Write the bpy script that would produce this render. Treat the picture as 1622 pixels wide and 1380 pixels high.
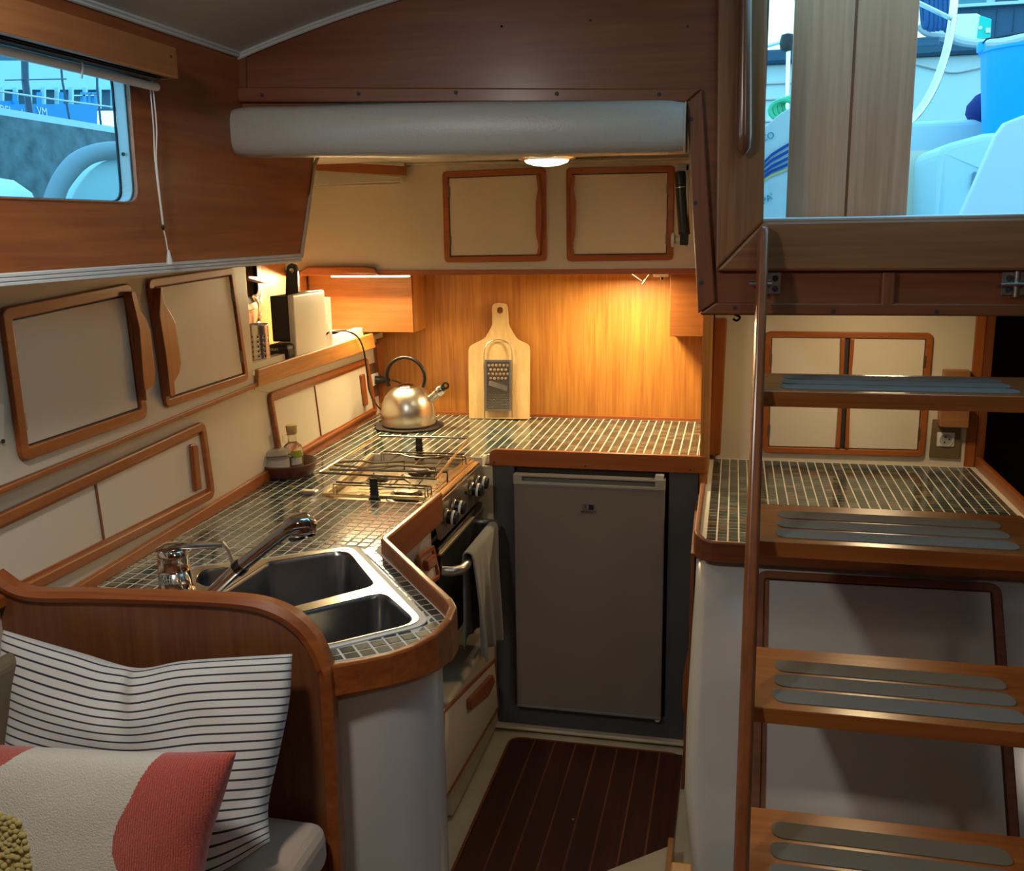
import bpy, bmesh, math, random
from mathutils import Vector, Matrix, geometry, noise
V = Vector
random.seed(7)
for o in list(bpy.data.objects): bpy.data.objects.remove(o)
sc = bpy.context.scene
COL = sc.collection

# ------------------------------------------------------------------ camera
F, PITCH, YAW, ROLL, EYE = 1530.0, 0.2116, 0.2269, -0.0160, 1.66
CX, CY = 811.0, 690.0
def cam_rot():
    cy, sy, cp, sp = math.cos(YAW), math.sin(YAW), math.cos(PITCH), math.sin(PITCH)
    Rz = Matrix(((cy, -sy, 0), (sy, cy, 0), (0, 0, 1)))
    B = Matrix(((1, 0, 0), (0, sp, cp), (0, cp, -sp)))
    cr, sr = math.cos(ROLL), math.sin(ROLL)
    Q = Matrix(((cr, -sr, 0), (sr, cr, 0), (0, 0, 1)))
    return Rz @ B @ Q
RM = cam_rot()
EYEP = V((0, 0, EYE))
cd = bpy.data.cameras.new('camera'); cam = bpy.data.objects.new('camera', cd); COL.objects.link(cam)
cd.sensor_width = 36; cd.lens = F / 1622 * 36; cd.clip_start = 0.02; cd.clip_end = 200
r_, u_, f_ = RM.col[0], RM.col[1], RM.col[2]
cam.matrix_world = Matrix(((r_.x, u_.x, -f_.x, 0), (r_.y, u_.y, -f_.y, 0), (r_.z, u_.z, -f_.z, EYE), (0, 0, 0, 1)))
sc.camera = cam

# ------------------------------------------------------------------ world, sun, exposure
w = bpy.data.worlds.new('World'); sc.world = w; w.use_nodes = True
nt = w.node_tree; bg = nt.nodes['Background']
tc = nt.nodes.new('ShaderNodeTexCoord'); sx = nt.nodes.new('ShaderNodeSeparateXYZ'); cr = nt.nodes.new('ShaderNodeValToRGB')
nt.links.new(tc.outputs['Generated'], sx.inputs[0]); nt.links.new(sx.outputs['Z'], cr.inputs[0]); nt.links.new(cr.outputs[0], bg.inputs[0])
cr.color_ramp.elements[0].position = 0.0; cr.color_ramp.elements[0].color = (0.50, 0.88, 1.0, 1)
cr.color_ramp.elements[1].position = 0.9; cr.color_ramp.elements[1].color = (0.22, 0.64, 1.0, 1)
el = cr.color_ramp.elements.new(0.35); el.color = (0.27, 0.72, 1.0, 1)
bg.inputs[1].default_value = 2.6
sc.view_settings.view_transform = 'Standard'; sc.view_settings.look = 'None'
sc.view_settings.exposure = 0.05; sc.view_settings.gamma = 1.0
sc.view_settings.use_curve_mapping = False

def area(name, loc, size, power, color, direction, size_y=None, spread=None):
    d = bpy.data.lights.new(name, 'AREA'); d.energy = power; d.color = color
    d.shape = 'RECTANGLE'; d.size = size; d.size_y = size_y or size
    if spread: d.spread = spread
    o = bpy.data.objects.new(name, d); COL.objects.link(o); o.location = loc
    o.rotation_euler = V(direction).to_track_quat('-Z', 'Y').to_euler()
    return o
# under-cabinet lamps, galley ceiling lamp and two saloon ceiling lamps
WARM = (1.0, 0.78, 0.40)
area('strip_light', (-1.32, 3.340, 1.492), 0.42, 13.0, WARM, (0, -0.6, -1), 0.025)
area('corner_light', (-0.37, 3.38, 1.49), 0.10, 8.5, WARM, (0, -0.1, -1), 0.03)
area('galley_lamp_light', (-0.36, 2.58, 1.812), 0.09, 1.1, (1.0, 0.80, 0.50), (0, 0, -1))
area('saloon_lamp_light', (-0.72, 0.72, 2.08), 0.12, 8.0, (1.0, 0.94, 0.86), (-0.05, 0.2, -1))
area('saloon_lamp_light', (0.55, 0.25, 2.08), 0.12, 2.2, (1.0, 0.84, 0.68), (-0.1, 0.35, -1))

area('side_lamp_light', (0.42, 2.85, 1.485), 0.10, 2.6, (1.0, 0.74, 0.40), (0, 0.1, -1))

# ------------------------------------------------------------------ pixel -> world helpers (1622 x 1380 frame)
def ray(px, py): return RM @ V(((px - CX) / F, -(py - CY) / F, 1.0))
def Pz(px, py, z): d = ray(px, py); return EYEP + d * ((z - EYE) / d.z)
def Py(px, py, y): d = ray(px, py); return EYEP + d * (y / d.y)
def Px(px, py, x): d = ray(px, py); return EYEP + d * (x / d.x)
def Pp(px, py, pl): d = ray(px, py); p0, n = pl; return EYEP + d * ((p0 - EYEP).dot(n) / d.dot(n))
WN = V((1, 0.0449, 0)).normalized()
PA = (V((-1.296, 1.68, 0)), WN)      # lower galley wall
PB = (V((-1.266, 1.68, 0)), WN)      # upper locker face
CXP = -1.056                          # coachroof side
YB = 2.02                             # companionway bulkhead
ZC = 0.94; ZR = 0.88; YS = 2.93; YW = 3.62; YU = 3.30

# ------------------------------------------------------------------ materials
MAT = {}
def mat(name, col, rough=0.5, metal=0.0, spec=0.5, coat=0.0, emit=None, es=0, trans=0, ior=1.45, bump=0, bscale=60, var=0, sheen=0):
    if name in MAT: return MAT[name]
    m = bpy.data.materials.new(name); m.use_nodes = True; n = m.node_tree; b = n.nodes['Principled BSDF']
    b.inputs['Base Color'].default_value = (*col, 1); b.inputs['Roughness'].default_value = rough
    b.inputs['Metallic'].default_value = metal; b.inputs['Specular IOR Level'].default_value = spec
    b.inputs['Coat Weight'].default_value = coat; b.inputs['Coat Roughness'].default_value = 0.15
    b.inputs['Transmission Weight'].default_value = trans; b.inputs['IOR'].default_value = ior
    if sheen: b.inputs['Sheen Weight'].default_value = sheen
    if emit: b.inputs['Emission Color'].default_value = (*emit, 1); b.inputs['Emission Strength'].default_value = es
    if var or bump:
        t = n.nodes.new('ShaderNodeTexCoord'); ns = n.nodes.new('ShaderNodeTexNoise'); ns.inputs['Scale'].default_value = bscale
        ns.inputs['Detail'].default_value = 4; n.links.new(t.outputs['Object'], ns.inputs['Vector'])
        if var:
            mr = n.nodes.new('ShaderNodeMapRange'); mr.inputs['To Min'].default_value = 1 - var; mr.inputs['To Max'].default_value = 1 + var
            mr.inputs['From Min'].default_value = 0.3; mr.inputs['From Max'].default_value = 0.7
            hs = n.nodes.new('ShaderNodeHueSaturation'); hs.inputs['Color'].default_value = (*col, 1)
            n.links.new(ns.outputs[0], mr.inputs[0]); n.links.new(mr.outputs[0], hs.inputs['Value']); n.links.new(hs.outputs[0], b.inputs['Base Color'])
        if bump:
            bp = n.nodes.new('ShaderNodeBump'); bp.inputs['Strength'].default_value = bump; bp.inputs['Distance'].default_value = 0.002
            n.links.new(ns.outputs[0], bp.inputs['Height']); n.links.new(bp.outputs[0], b.inputs['Normal'])
    MAT[name] = m; return m

def wood(name, dark, light, axis='X', rough=0.35, coat=0.4, stretch=26, scale=3.0, pores=0.5):
    key = name + axis
    if key in MAT: return MAT[key]
    m = bpy.data.materials.new(key); m.use_nodes = True; n = m.node_tree; b = n.nodes['Principled BSDF']
    t = n.nodes.new('ShaderNodeTexCoord'); mp = n.nodes.new('ShaderNodeMapping')
    s = [stretch * scale] * 3; s['XYZ'.index(axis)] = scale
    mp.inputs['Scale'].default_value = s; n.links.new(t.outputs['Object'], mp.inputs[0])
    n1 = n.nodes.new('ShaderNodeTexNoise'); n1.inputs['Scale'].default_value = 1.0; n1.inputs['Detail'].default_value = 5; n1.inputs['Distortion'].default_value = 0.6
    n.links.new(mp.outputs[0], n1.inputs['Vector'])
    mp2 = n.nodes.new('ShaderNodeMapping'); s2 = [9.0] * 3; s2['XYZ'.index(axis)] = 1.0; mp2.inputs['Scale'].default_value = s2
    n.links.new(t.outputs['Object'], mp2.inputs[0])
    n2 = n.nodes.new('ShaderNodeTexNoise'); n2.inputs['Scale'].default_value = 1.0; n2.inputs['Detail'].default_value = 3; n2.inputs['Distortion'].default_value = 1.2
    n.links.new(mp2.outputs[0], n2.inputs['Vector'])
    mx = n.nodes.new('ShaderNodeMath'); mx.operation = 'MULTIPLY_ADD'; mx.inputs[1].default_value = pores; n.links.new(n1.outputs[0], mx.inputs[0])
    m2 = n.nodes.new('ShaderNodeMath'); m2.operation = 'MULTIPLY'; m2.inputs[1].default_value = 1 - pores; n.links.new(n2.outputs[0], m2.inputs[0]); n.links.new(m2.outputs[0], mx.inputs[2])
    r = n.nodes.new('ShaderNodeValToRGB'); r.color_ramp.elements[0].position = 0.34; r.color_ramp.elements[1].position = 0.66
    r.color_ramp.elements[0].color = (*dark, 1); r.color_ramp.elements[1].color = (*light, 1)
    n.links.new(mx.outputs[0], r.inputs[0]); n.links.new(r.outputs[0], b.inputs['Base Color'])
    b.inputs['Roughness'].default_value = rough; b.inputs['Coat Weight'].default_value = coat; b.inputs['Coat Roughness'].default_value = 0.22
    bp = n.nodes.new('ShaderNodeBump'); bp.inputs['Strength'].default_value = 0.12; bp.inputs['Distance'].default_value = 0.001
    n.links.new(n1.outputs[0], bp.inputs['Height']); n.links.new(bp.outputs[0], b.inputs['Normal'])
    MAT[key] = m; return m
def mahog(a='X'): return wood('varnished_mahogany', (0.21, 0.046, 0.009), (0.37, 0.105, 0.020), a, rough=0.40, coat=0.25)
def darkm(a='X'): return wood('dark_mahogany', (0.15, 0.038, 0.012), (0.26, 0.078, 0.022), a, rough=0.45, coat=0.15)
def teak(a='Z'): return wood('teak_veneer', (0.36, 0.125, 0.022), (0.60, 0.26, 0.050), a, rough=0.45, coat=0.12, scale=4.0, pores=0.62)
def frm(a='X'): return wood('cabinet_moulding', (0.26, 0.062, 0.012), (0.40, 0.118, 0.022), a, rough=0.36, coat=0.3)
def weathered(a='Z'): return wood('weathered_teak', (0.48, 0.185, 0.090), (0.70, 0.33, 0.175), a, rough=0.6, coat=0.0, stretch=30, pores=0.55)
CREAM = mat('cream_laminate', (0.66, 0.585, 0.46), 0.38, var=0.03, bscale=3)
CREAM2 = mat('cream_door_panel', (0.70, 0.62, 0.50), 0.45, var=0.02, bscale=3)
GEL = mat('white_gelcoat', (0.55, 0.54, 0.515), 0.22, coat=0.5, var=0.03, bscale=4)
SOLE = mat('cream_gelcoat', (0.60, 0.53, 0.38), 0.35, var=0.08, bscale=8)
VINYL = mat('headliner_vinyl', (0.56, 0.53, 0.46), 0.45, bump=0.15, bscale=300, var=0.03)
PIPING = mat('cream_piping', (0.52, 0.46, 0.36), 0.5)
STEEL = mat('brushed_steel', (0.62, 0.60, 0.56), 0.28, 1.0, var=0.05, bscale=40)
CHROME = mat('chrome', (0.85, 0.85, 0.85), 0.06, 1.0)
BLACK = mat('black_plastic', (0.012, 0.012, 0.013), 0.35)
RUBBER = mat('dark_rubber', (0.03, 0.03, 0.032), 0.6)
GROUT = mat('white_grout', (0.66, 0.63, 0.55), 0.7, bump=0.2, bscale=200)
GREY = mat('grey_laminate', (0.085, 0.085, 0.088), 0.5, var=0.04, bscale=5)
ALU = mat('aluminium', (0.55, 0.55, 0.55), 0.35, 1.0)
TILES = [mat('tile_glaze_%s' % n, c, 0.12, spec=0.6, coat=0.3, var=0.35, bscale=120) for n, c in (
    ('black_green', (0.035, 0.050, 0.042)), ('dark_teal', (0.030, 0.066, 0.064)), ('grey_green', (0.12, 0.13, 0.10)),
    ('brown', (0.14, 0.085, 0.055)), ('olive', (0.17, 0.15, 0.10)), ('slate', (0.080, 0.088, 0.086)))]

# ------------------------------------------------------------------ mesh helpers
def tag(o, label=None, cat=None, group=None, kind=None):
    if label: o['label'] = label
    if cat: o['category'] = cat
    if group: o['group'] = group
    if kind: o['kind'] = kind
    return o
def empty(name, loc, label, cat, group=None):
    e = bpy.data.objects.new(name, None); COL.objects.link(e); e.location = loc; e.empty_display_size = 0.05
    return tag(e, label, cat, group)
def setpar(o, p):
    if p is None: return
    o.parent = p
    M = Matrix.Identity(4); q = p
    ms = []
    while q is not None: ms.append(q); q = q.parent
    W = Matrix.Identity(4)
    for q in reversed(ms): W = W @ q.matrix_parent_inverse @ q.matrix_basis
    o.matrix_parent_inverse = W.inverted()
def link(name, me, m, parent=None, smooth=False, bevel=0, seg=2):
    o = bpy.data.objects.new(name, me); COL.objects.link(o)
    if m is not None and not me.materials:
        for q in (m if isinstance(m, (list, tuple)) else [m]): me.materials.append(q)
    if smooth:
        for p in me.polygons: p.use_smooth = True
    if bevel:
        md = o.modifiers.new('bevel', 'BEVEL'); md.width = bevel; md.segments = seg; md.limit_method = 'ANGLE'; md.angle_limit = 0.7
    setpar(o, parent); return o
def fix(me):
    bm = bmesh.new(); bm.from_mesh(me); bmesh.ops.recalc_face_normals(bm, faces=bm.faces); bm.to_mesh(me); bm.free()
class MB:
    def __init__(s): s.v = []; s.f = []; s.mi = []
    def add(s, vs, fs, mi=0):
        b = len(s.v); s.v += [tuple(x) for x in vs]; s.f += [tuple(i + b for i in f) for f in fs]; s.mi += [mi] * len(fs); return s
    def prism(s, pts, d, mi=0):
        n = len(pts); d = V(d); a = [V(p) for p in pts]; b = [p + d for p in a]
        return s.add(a + b, [tuple(range(n))[::-1], tuple(range(n, 2 * n))] + [(i, (i + 1) % n, n + (i + 1) % n, n + i) for i in range(n)], mi)
    def box(s, lo, hi, mi=0):
        x0, y0, z0 = lo; x1, y1, z1 = hi
        return s.prism([(x0, y0, z0), (x1, y0, z0), (x1, y1, z0), (x0, y1, z0)], (0, 0, z1 - z0), mi)
    def ring(s, outer, inner, d, mi=0):
        n = len(outer); d = V(d); o = [V(p) for p in outer]; i_ = [V(p) for p in inner]
        vs = o + i_ + [p + d for p in o] + [p + d for p in i_]; fs = []
        for k in range(n):
            j = (k + 1) % n
            fs += [(k, j, n + j, n + k), (2 * n + k, 3 * n + k, 3 * n + j, 2 * n + j), (k, 2 * n + k, 2 * n + j, j), (n + k, n + j, 3 * n + j, 3 * n + k)]
        return s.add(vs, fs, mi)
    def tube(s, pts, r, n=8, mi=0, closed=False, cap=True, rz=None):
        pts = [V(p) for p in pts]; N = len(pts); rs = r if isinstance(r, (list, tuple)) else [r] * N
        rings = []; up = None
        for k in range(N):
            if closed: t = (pts[(k + 1) % N] - pts[k - 1]).normalized()
            else: t = (pts[min(k + 1, N - 1)] - pts[max(k - 1, 0)]).normalized()
            if up is None:
                up = V((0, 0, 1)) if abs(t.z) < 0.9 else V((1, 0, 0))
            u = (up - t * up.dot(t)).normalized(); up = u; v = t.cross(u)
            rings.append([pts[k] + (u * math.cos(2 * math.pi * a / n) * (rz[k] if rz else rs[k]) + v * math.sin(2 * math.pi * a / n) * rs[k]) for a in range(n)])
        vs = [p for g in rings for p in g]; fs = []
        for k in range(N if closed else N - 1):
            j = (k + 1) % N
            for a in range(n): b = (a + 1) % n; fs.append((k * n + a, k * n + b, j * n + b, j * n + a))
        if cap and not closed: fs += [tuple(range(n))[::-1], tuple((N - 1) * n + a for a in range(n))]
        return s.add(vs, fs, mi)
    def lathe(s, prof, c, n=28, mi=0, ax=(0, 0, 1), cap=True):
        ax = V(ax).normalized(); c = V(c); u = ax.orthogonal().normalized(); v = ax.cross(u)
        vs = []; fs = []; N = len(prof)
        for (r, h) in prof:
            for a in range(n):
                t = 2 * math.pi * a / n; vs.append(c + ax * h + (u * math.cos(t) + v * math.sin(t)) * max(r, 1e-5))
        for k in range(N - 1):
            for a in range(n): b = (a + 1) % n; fs.append((k * n + a, k * n + b, (k + 1) * n + b, (k + 1) * n + a))
        if cap: fs += [tuple(range(n))[::-1], tuple((N - 1) * n + a for a in range(n))]
        return s.add(vs, fs, mi)
    def build(s, name, m, parent=None, smooth=False, bevel=0, seg=2, kind=None, label=None):
        me = bpy.data.meshes.new(name); me.from_pydata(s.v, [], s.f)
        if isinstance(m, (list, tuple)):
            for q in m: me.materials.append(q)
            for p, i in zip(me.polygons, s.mi): p.material_index = i
        me.update(); fix(me)
        o = link(name, me, m, parent, smooth, bevel, seg)
        if smooth:
            md = o.modifiers.new('es', 'EDGE_SPLIT'); md.split_angle = 0.75
        if kind: o['kind'] = kind
        if label: o['label'] = label
        return o
def plane_n(pts): 
    n = V((0, 0, 0))
    for i in range(len(pts)): a, b = V(pts[i]), V(pts[(i + 1) % len(pts)]); n += a.cross(b)
    return n.normalized()
def rounded(pts, r, seg=5):
    pts = [V(p) for p in pts]; N = len(pts); out = []
    rs = r if isinstance(r, (list, tuple)) else [r] * N
    for i in range(N):
        p, a, b = pts[i], pts[i - 1], pts[(i + 1) % N]; u = (a - p); v = (b - p); lu, lv = u.length, v.length; u.normalize(); v.normalize()
        ang = u.angle(v); d = min(rs[i] / math.tan(ang / 2), lu * 0.49, lv * 0.49)
        p0, p2 = p + u * d, p + v * d
        for k in range(seg + 1):
            t = k / seg; out.append(p0 * (1 - t) ** 2 + p * 2 * t * (1 - t) + p2 * t * t)
    return out
def inset(pts, w):
    pts = [V(p) for p in pts]; n = plane_n(pts); N = len(pts); out = []
    ws = w if isinstance(w, (list, tuple)) else [w] * N     # w[i] for edge i -> i+1
    for i in range(N):
        e0 = (pts[i] - pts[i - 1]).normalized(); e1 = (pts[(i + 1) % N] - pts[i]).normalized()
        n0 = n.cross(e0); n1 = n.cross(e1); c = n0.cross(n1).dot(n)
        # p = pts[i] + a*e0 + b... solve offset lines
        A = pts[i] + n0 * ws[i - 1]; B = pts[i] + n1 * ws[i]
        den = e0.cross(e1).dot(n)
        if abs(den) < 1e-6: out.append(A); continue
        t = (B - A).cross(e1).dot(n) / den; out.append(A + e0 * t)
    return out
def frame(name, q, w, d, m, parent, r=0.02, bevel=0.003, label=None):
    """rounded moulding ring round quad q, thickness along d"""
    inn = inset(q, w); wm = min(w) if isinstance(w, (list, tuple)) else w
    return MB().ring(rounded(q, r), rounded(inn, max(r - wm, 0.004)), d).build(name, m, parent, bevel=bevel, label=label), inn
def slab(name, pts, d, m, parent=None, bevel=0.0, **k): return MB().prism(pts, d).build(name, m, parent, bevel=bevel, **k)
def S(o, name=None): o['kind'] = 'structure'; return o
def screws(parent, pts, n, r=0.0035, name='screw'):
    for p in pts:
        MB().lathe([(r, 0), (r, 0.002)], p, 10, ax=n).build(name, RUBBER, parent)
def text(name, s, p, rt, up, size, m, parent=None):
    cu = bpy.data.curves.new(name, 'FONT'); cu.body = s; cu.size = size; cu.extrude = 0.0004; cu.align_x = 'CENTER'; cu.align_y = 'CENTER'
    cu.materials.append(m); o = bpy.data.objects.new(name, cu); COL.objects.link(o)
    rt = V(rt).normalized(); n = rt.cross(V(up)).normalized(); up = n.cross(rt)
    o.matrix_basis = Matrix(((rt.x, up.x, n.x, p[0]), (rt.y, up.y, n.y, p[1]), (rt.z, up.z, n.z, p[2]), (0, 0, 0, 1)))
    setpar(o, parent); return o
def text_mesh(name, s, p, rt, up, size, m, parent):
    o = text('tmp_text', s, p, rt, up, size, m, None)
    dg = bpy.context.evaluated_depsgraph_get(); me = bpy.data.meshes.new_from_object(o.evaluated_get(dg)); mw = o.matrix_basis.copy()
    cu = o.data; bpy.data.objects.remove(o); bpy.data.curves.remove(cu); me.transform(mw)
    if not me.materials: me.materials.append(m)
    o = bpy.data.objects.new(name, me); COL.objects.link(o); setpar(o, parent); return o
def smoothpath(p, n=6):
    p = [V(q) for q in p]; out = []
    for i in range(len(p) - 1):
        a, b, c, d_ = p[max(i - 1, 0)], p[i], p[i + 1], p[min(i + 2, len(p) - 1)]
        for k in range(n):
            t = k / n; out.append(0.5 * ((2 * b) + (c - a) * t + (2 * a - 5 * b + 4 * c - d_) * t * t + (3 * b - a - 3 * c + d_) * t ** 3))
    out.append(p[-1]); return out
def offn(pts, n, d): n = V(n); return [V(p) + n * d for p in pts]
YN = V((0, -1, 0)); XN = V((1, 0, 0)); ZN = V((0, 0, 1))

# ================================================================== STRUCTURE
# --- galley sole and planks
fl = empty('floor', (-0.4, 2.2, 0), None, None); fl['kind'] = 'structure'
slab('sole_liner', [(-0.86, 0.9, -0.012), (0.6, 0.9, -0.012), (0.6, 2.96, -0.012), (-0.86, 2.96, -0.012)], (0, 0, -0.04), SOLE, fl)
px0, px1, py1 = -0.672, -0.128, 2.855
outl = rounded([(px0 - 0.012, 1.05, 0), (px1 + 0.012, 1.05, 0), (px1 + 0.012, py1 + 0.012, 0), (px0 - 0.012, py1 + 0.012, 0)], [0.0, 0.0, 0.05, 0.05])
inl = rounded([(px0 - 0.004, 1.05, 0), (px1 + 0.004, 1.05, 0), (px1 + 0.004, py1 + 0.004, 0), (px0 - 0.004, py1 + 0.004, 0)], [0.0, 0.0, 0.04, 0.04])
MB().ring(outl, inl, (0, 0, -0.014)).build('sole_edge', darkm('Y'), fl)
FLOORW = wood('sole_mahogany', (0.045, 0.010, 0.005), (0.085, 0.020, 0.009), 'Y', rough=0.45, coat=0.1)
STRIPW = wood('holly_strip', (0.17, 0.055, 0.018), (0.24, 0.085, 0.03), 'Y', rough=0.45, coat=0.1)
first = -0.598; pit = 0.0683; xs = [px0] + [first + pit * k for k in range(8)]
for k in range(len(xs)):
    a = xs[k] + (0.003 if k else 0); b = (xs[k + 1] if k + 1 < len(xs) else px1 + 0.002) - 0.003
    rr = [0, 0, 0.045 if k == len(xs) - 1 else 0, 0.045 if k == 0 else 0]
    slab('plank', rounded([(a, 1.06, -0.01), (b, 1.06, -0.01), (b, py1, -0.01), (a, py1, -0.01)], rr, 4), (0, 0, 0.011 + 0.0004 * (k % 3)), FLOORW, fl, bevel=0.0008)
    if k: MB().box((xs[k] - 0.0032, 1.06, -0.01), (xs[k] + 0.0032, py1, 0.0002)).build('inlay_strip', STRIPW, fl)
MB().lathe([(0.004, 0), (0.004, 0.002), (0.002, 0.004)], Pz(908, 1299, 0.001), 12).build('sole_stud', CHROME, fl, smooth=True)
# saloon sole (higher, ahead of the galley) and outer shell floor
S(slab('floor', [(-2.0, -1.7, 0.25), (1.9, -1.7, 0.25), (1.9, 0.95, 0.25), (-2.0, 0.95, 0.25)], (0, 0, -0.05), darkm('Y')))

# --- lower galley wall (left), vertical cream laminate
def onA(y, z, pl=PA): return V((pl[0].x - 0.0449 * (y - 1.68), y, z))
wl = S(slab('wall_left', [onA(-1.6, 0), onA(3.64, 0), onA(3.64, 1.30), onA(-1.6, 1.26)], (-0.03, 0, 0), CREAM))
# small mouldings along its foot
tb = S(slab('trim_1', [Pp(120, 944, PA) + XN * 0, Pp(398, 776, PA), Pp(592, 660, PA), Pp(588, 648, PA), Pp(398, 757, PA), Pp(100, 936, PA)], WN * 0.014, frm('Y'), bevel=0.003))
# back wall, teak veneer
wb = S(slab('wall_back', [(-1.62, YW, 0.5), (-0.06, YW, 0.5), (-0.06, YW, 1.9), (-1.62, YW, 1.9)], (0, 0.03, 0), teak('Z')))
S(slab('baseboard_back', [(-1.36, YW, ZC), (-0.09, YW, ZC), (-0.09, YW, ZC + 0.012), (-1.36, YW, ZC + 0.012)], (0, -0.010, 0), frm('X'), bevel=0.002))
# hull lining behind the open shelf, with a small port
q = [(-1.6, 2.2, 1.18), (-1.6, 3.66, 1.18), (-1.6, 3.66, 1.66), (-1.6, 2.2, 1.66)]
XH = -1.6
pw = [Px(352, 408, XH), Px(399, 404, XH), Px(404, 468, XH), Px(356, 474, XH)]
def wall_with_hole(name, outer, holes, d, m):
    polys = [[V(p) for p in outer]] + [[V(p) for p in h] for h in holes]
    tris = geometry.tessellate_polygon(polys); flat = [p for pl in polys for p in pl]; d = V(d)
    n = len(flat); vs = flat + [p + d for p in flat]; fs = [tuple(t) for t in tris] + [tuple(i + n for i in t[::-1]) for t in tris]
    b = 0
    for pl in polys:
        k = len(pl); fs += [(b + i, b + (i + 1) % k, n + b + (i + 1) % k, n + b + i) for i in range(k)]; b += k
    mb = MB(); mb.add(vs, fs); return mb.build(name, m)
HULLW = wood('hull_lining', (0.30, 0.11, 0.032), (0.50, 0.21, 0.06), 'Y', rough=0.5, coat=0.1)
S(wall_with_hole('wall_left', q, [rounded(pw, 0.03)], (-0.03, 0, 0), HULLW))
GLASS = mat('window_glass', (0.80, 0.95, 1.0), 0.02, trans=1.0, ior=1.02, spec=0.3)
win2 = empty('window_2', pw[0], None, None); win2['kind'] = 'structure'
MB().ring(rounded(inset(pw, -0.022), 0.05), rounded(inset(pw, 0.004), 0.028), (0.016, 0, 0)).build('window_frame', BLACK, win2, bevel=0.003)
MB().ring(rounded(inset(pw, -0.045), 0.06), rounded(inset(pw, -0.022), 0.05), (0.008, 0, 0)).build('window_surround', PIPING, win2, bevel=0.002)
slab('pane', rounded(pw, 0.03), (-0.004, 0, 0), GLASS, win2)
# deck underside between hull side and coachroof, and the structure above
S(MB().box((-2.0, -1.7, 1.635), (CXP - 0.02, 2.27, 1.67)).build('ceiling', VINYL))
S(MB().box((-2.0, 2.27, 1.655), (-1.60, 3.7, 1.69)).build('ceiling', VINYL))
S(MB().box((-1.64, 2.50, 1.66), (-1.60, 3.7, 1.92)).build('wall_left', VINYL))
S(slab('wall_back', [(CXP - 0.024, 2.26, 1.66), (-1.60, 2.50, 1.66), (-1.60, 2.50, 1.92), (CXP - 0.024, 2.26, 2.08)], (0, 0.02, 0), VINYL))
# --- coachroof side with the long window
WY0, WY1, WZ0, WZ1 = 0.86, 1.60, 1.716, 1.945
outerC = [(CXP, -1.65, 1.600), (CXP, 2.262, 1.600), (CXP, 2.375, 1.83), (CXP, 2.42, 1.93), (CXP, 2.42, 2.08), (CXP, -1.65, 2.08)]
holeC = rounded([(CXP, WY0, WZ0), (CXP, WY1, WZ0), (CXP, WY1 + 0.006, WZ1), (CXP, WY0, WZ1)], 0.028)
S(wall_with_hole('wall_left', outerC, [holeC], (-0.006, 0, 0), mahog('Y')))
win = empty('window_1', (CXP, 1.2, WZ0), None, None); win['kind'] = 'structure'
wf = [V((CXP - 0.023, p[1], p[2])) for p in holeC]
WFM = mat('pale_window_frame', (0.62, 0.64, 0.64), 0.35)
cc = V((CXP, (WY0 + WY1) / 2, (WZ0 + WZ1) / 2))
def shr(pts, sy, sz): return [V((p[0], cc.y + (p[1] - cc.y) * sy, cc.z + (p[2] - cc.z) * sz)) for p in pts]
def atx(pts, dx): return [V((CXP + dx, p[1], p[2])) for p in pts]
slab('pane', atx(shr(wf, 1.0, 1.0), -0.004), (-0.003, 0, 0), GLASS, win)
MB().ring(atx(shr(wf, 1.05, 1.10), -0.008), atx(shr(wf, 0.997, 0.99), -0.008), (-0.022, 0, 0)).build('window_frame', WFM, win, bevel=0.002)
MB().ring(atx(shr(wf, 1.0, 1.0), -0.030), atx(shr(wf, 0.990, 0.972), -0.030), (-0.003, 0, 0)).build('window_gasket', RUBBER, win)
MB().lathe([(0.0035, 0), (0.0035, 0.001)], (CXP - 0.018, 1.5965, 1.80), 10, ax=(0, -1, 0)).build('screw', RUBBER, win)
MB().ring(shr(holeC, 1.008, 1.02), shr(holeC, 0.999, 0.997), (0.002, 0, 0)).build('window_bead', frm('Y'), win)
# white mouldings below the coachroof side and up its aft end
def mould(name, pts, n, wd, up, m=PIPING):
    """three-bead flexible moulding following pts"""
    mb = MB()
    for k in (-1, 0, 1):
        mb.tube([V(p) + V(up) * (k * wd) for p in pts], wd * 0.56, 6)
    return S(mb.build(name, m, smooth=True))
mould('trim_2', [(CXP + 0.002, -1.6, 1.598), (CXP + 0.002, 2.262, 1.596)], XN, 0.0065, (0, 0, 1), WFM)
mould('trim_3', [(CXP + 0.002, 2.266, 1.596), (CXP + 0.002, 2.378, 1.825), (CXP + 0.002, 2.40, 1.845)], XN, 0.0045, (0, 1, 0))
# --- cambered headliner over the saloon with a deck hatch opening
def zc(x): return 2.204 - 0.1505 * x * x
mb = MB(); nx = 28; X0, X1 = CXP - 0.02, 1.75; ys = [-1.7, -0.75, -0.15, 1.48, YB + 0.03]
hx0, hx1 = -0.30, 0.35
for i in range(nx):
    a = X0 + (X1 - X0) * i / nx; b = X0 + (X1 - X0) * (i + 1) / nx
    for j in range(4):
        if j == 3 and a > 0.03 and b < 0.70: continue
        mb.prism([(a, ys[j], zc(a)), (b, ys[j], zc(b)), (b, ys[j + 1], zc(b)), (a, ys[j + 1], zc(a))], (0, 0, 0.04))
S(mb.build('ceiling', VINYL))
arc = [(x, YB - 0.006, zc(x) - 0.004) for x in [CXP + i * (0.047 - CXP) / 24 for i in range(25)]]
mould('trim_4', arc, YN, 0.0065, (0, 0, 1), WFM)
mould('trim_5', [(CXP + 0.006, -1.6, zc(CXP)), (CXP + 0.006, YB - 0.005, zc(CXP))], XN, 0.0065, (0.3, 0, 1), WFM)
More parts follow.
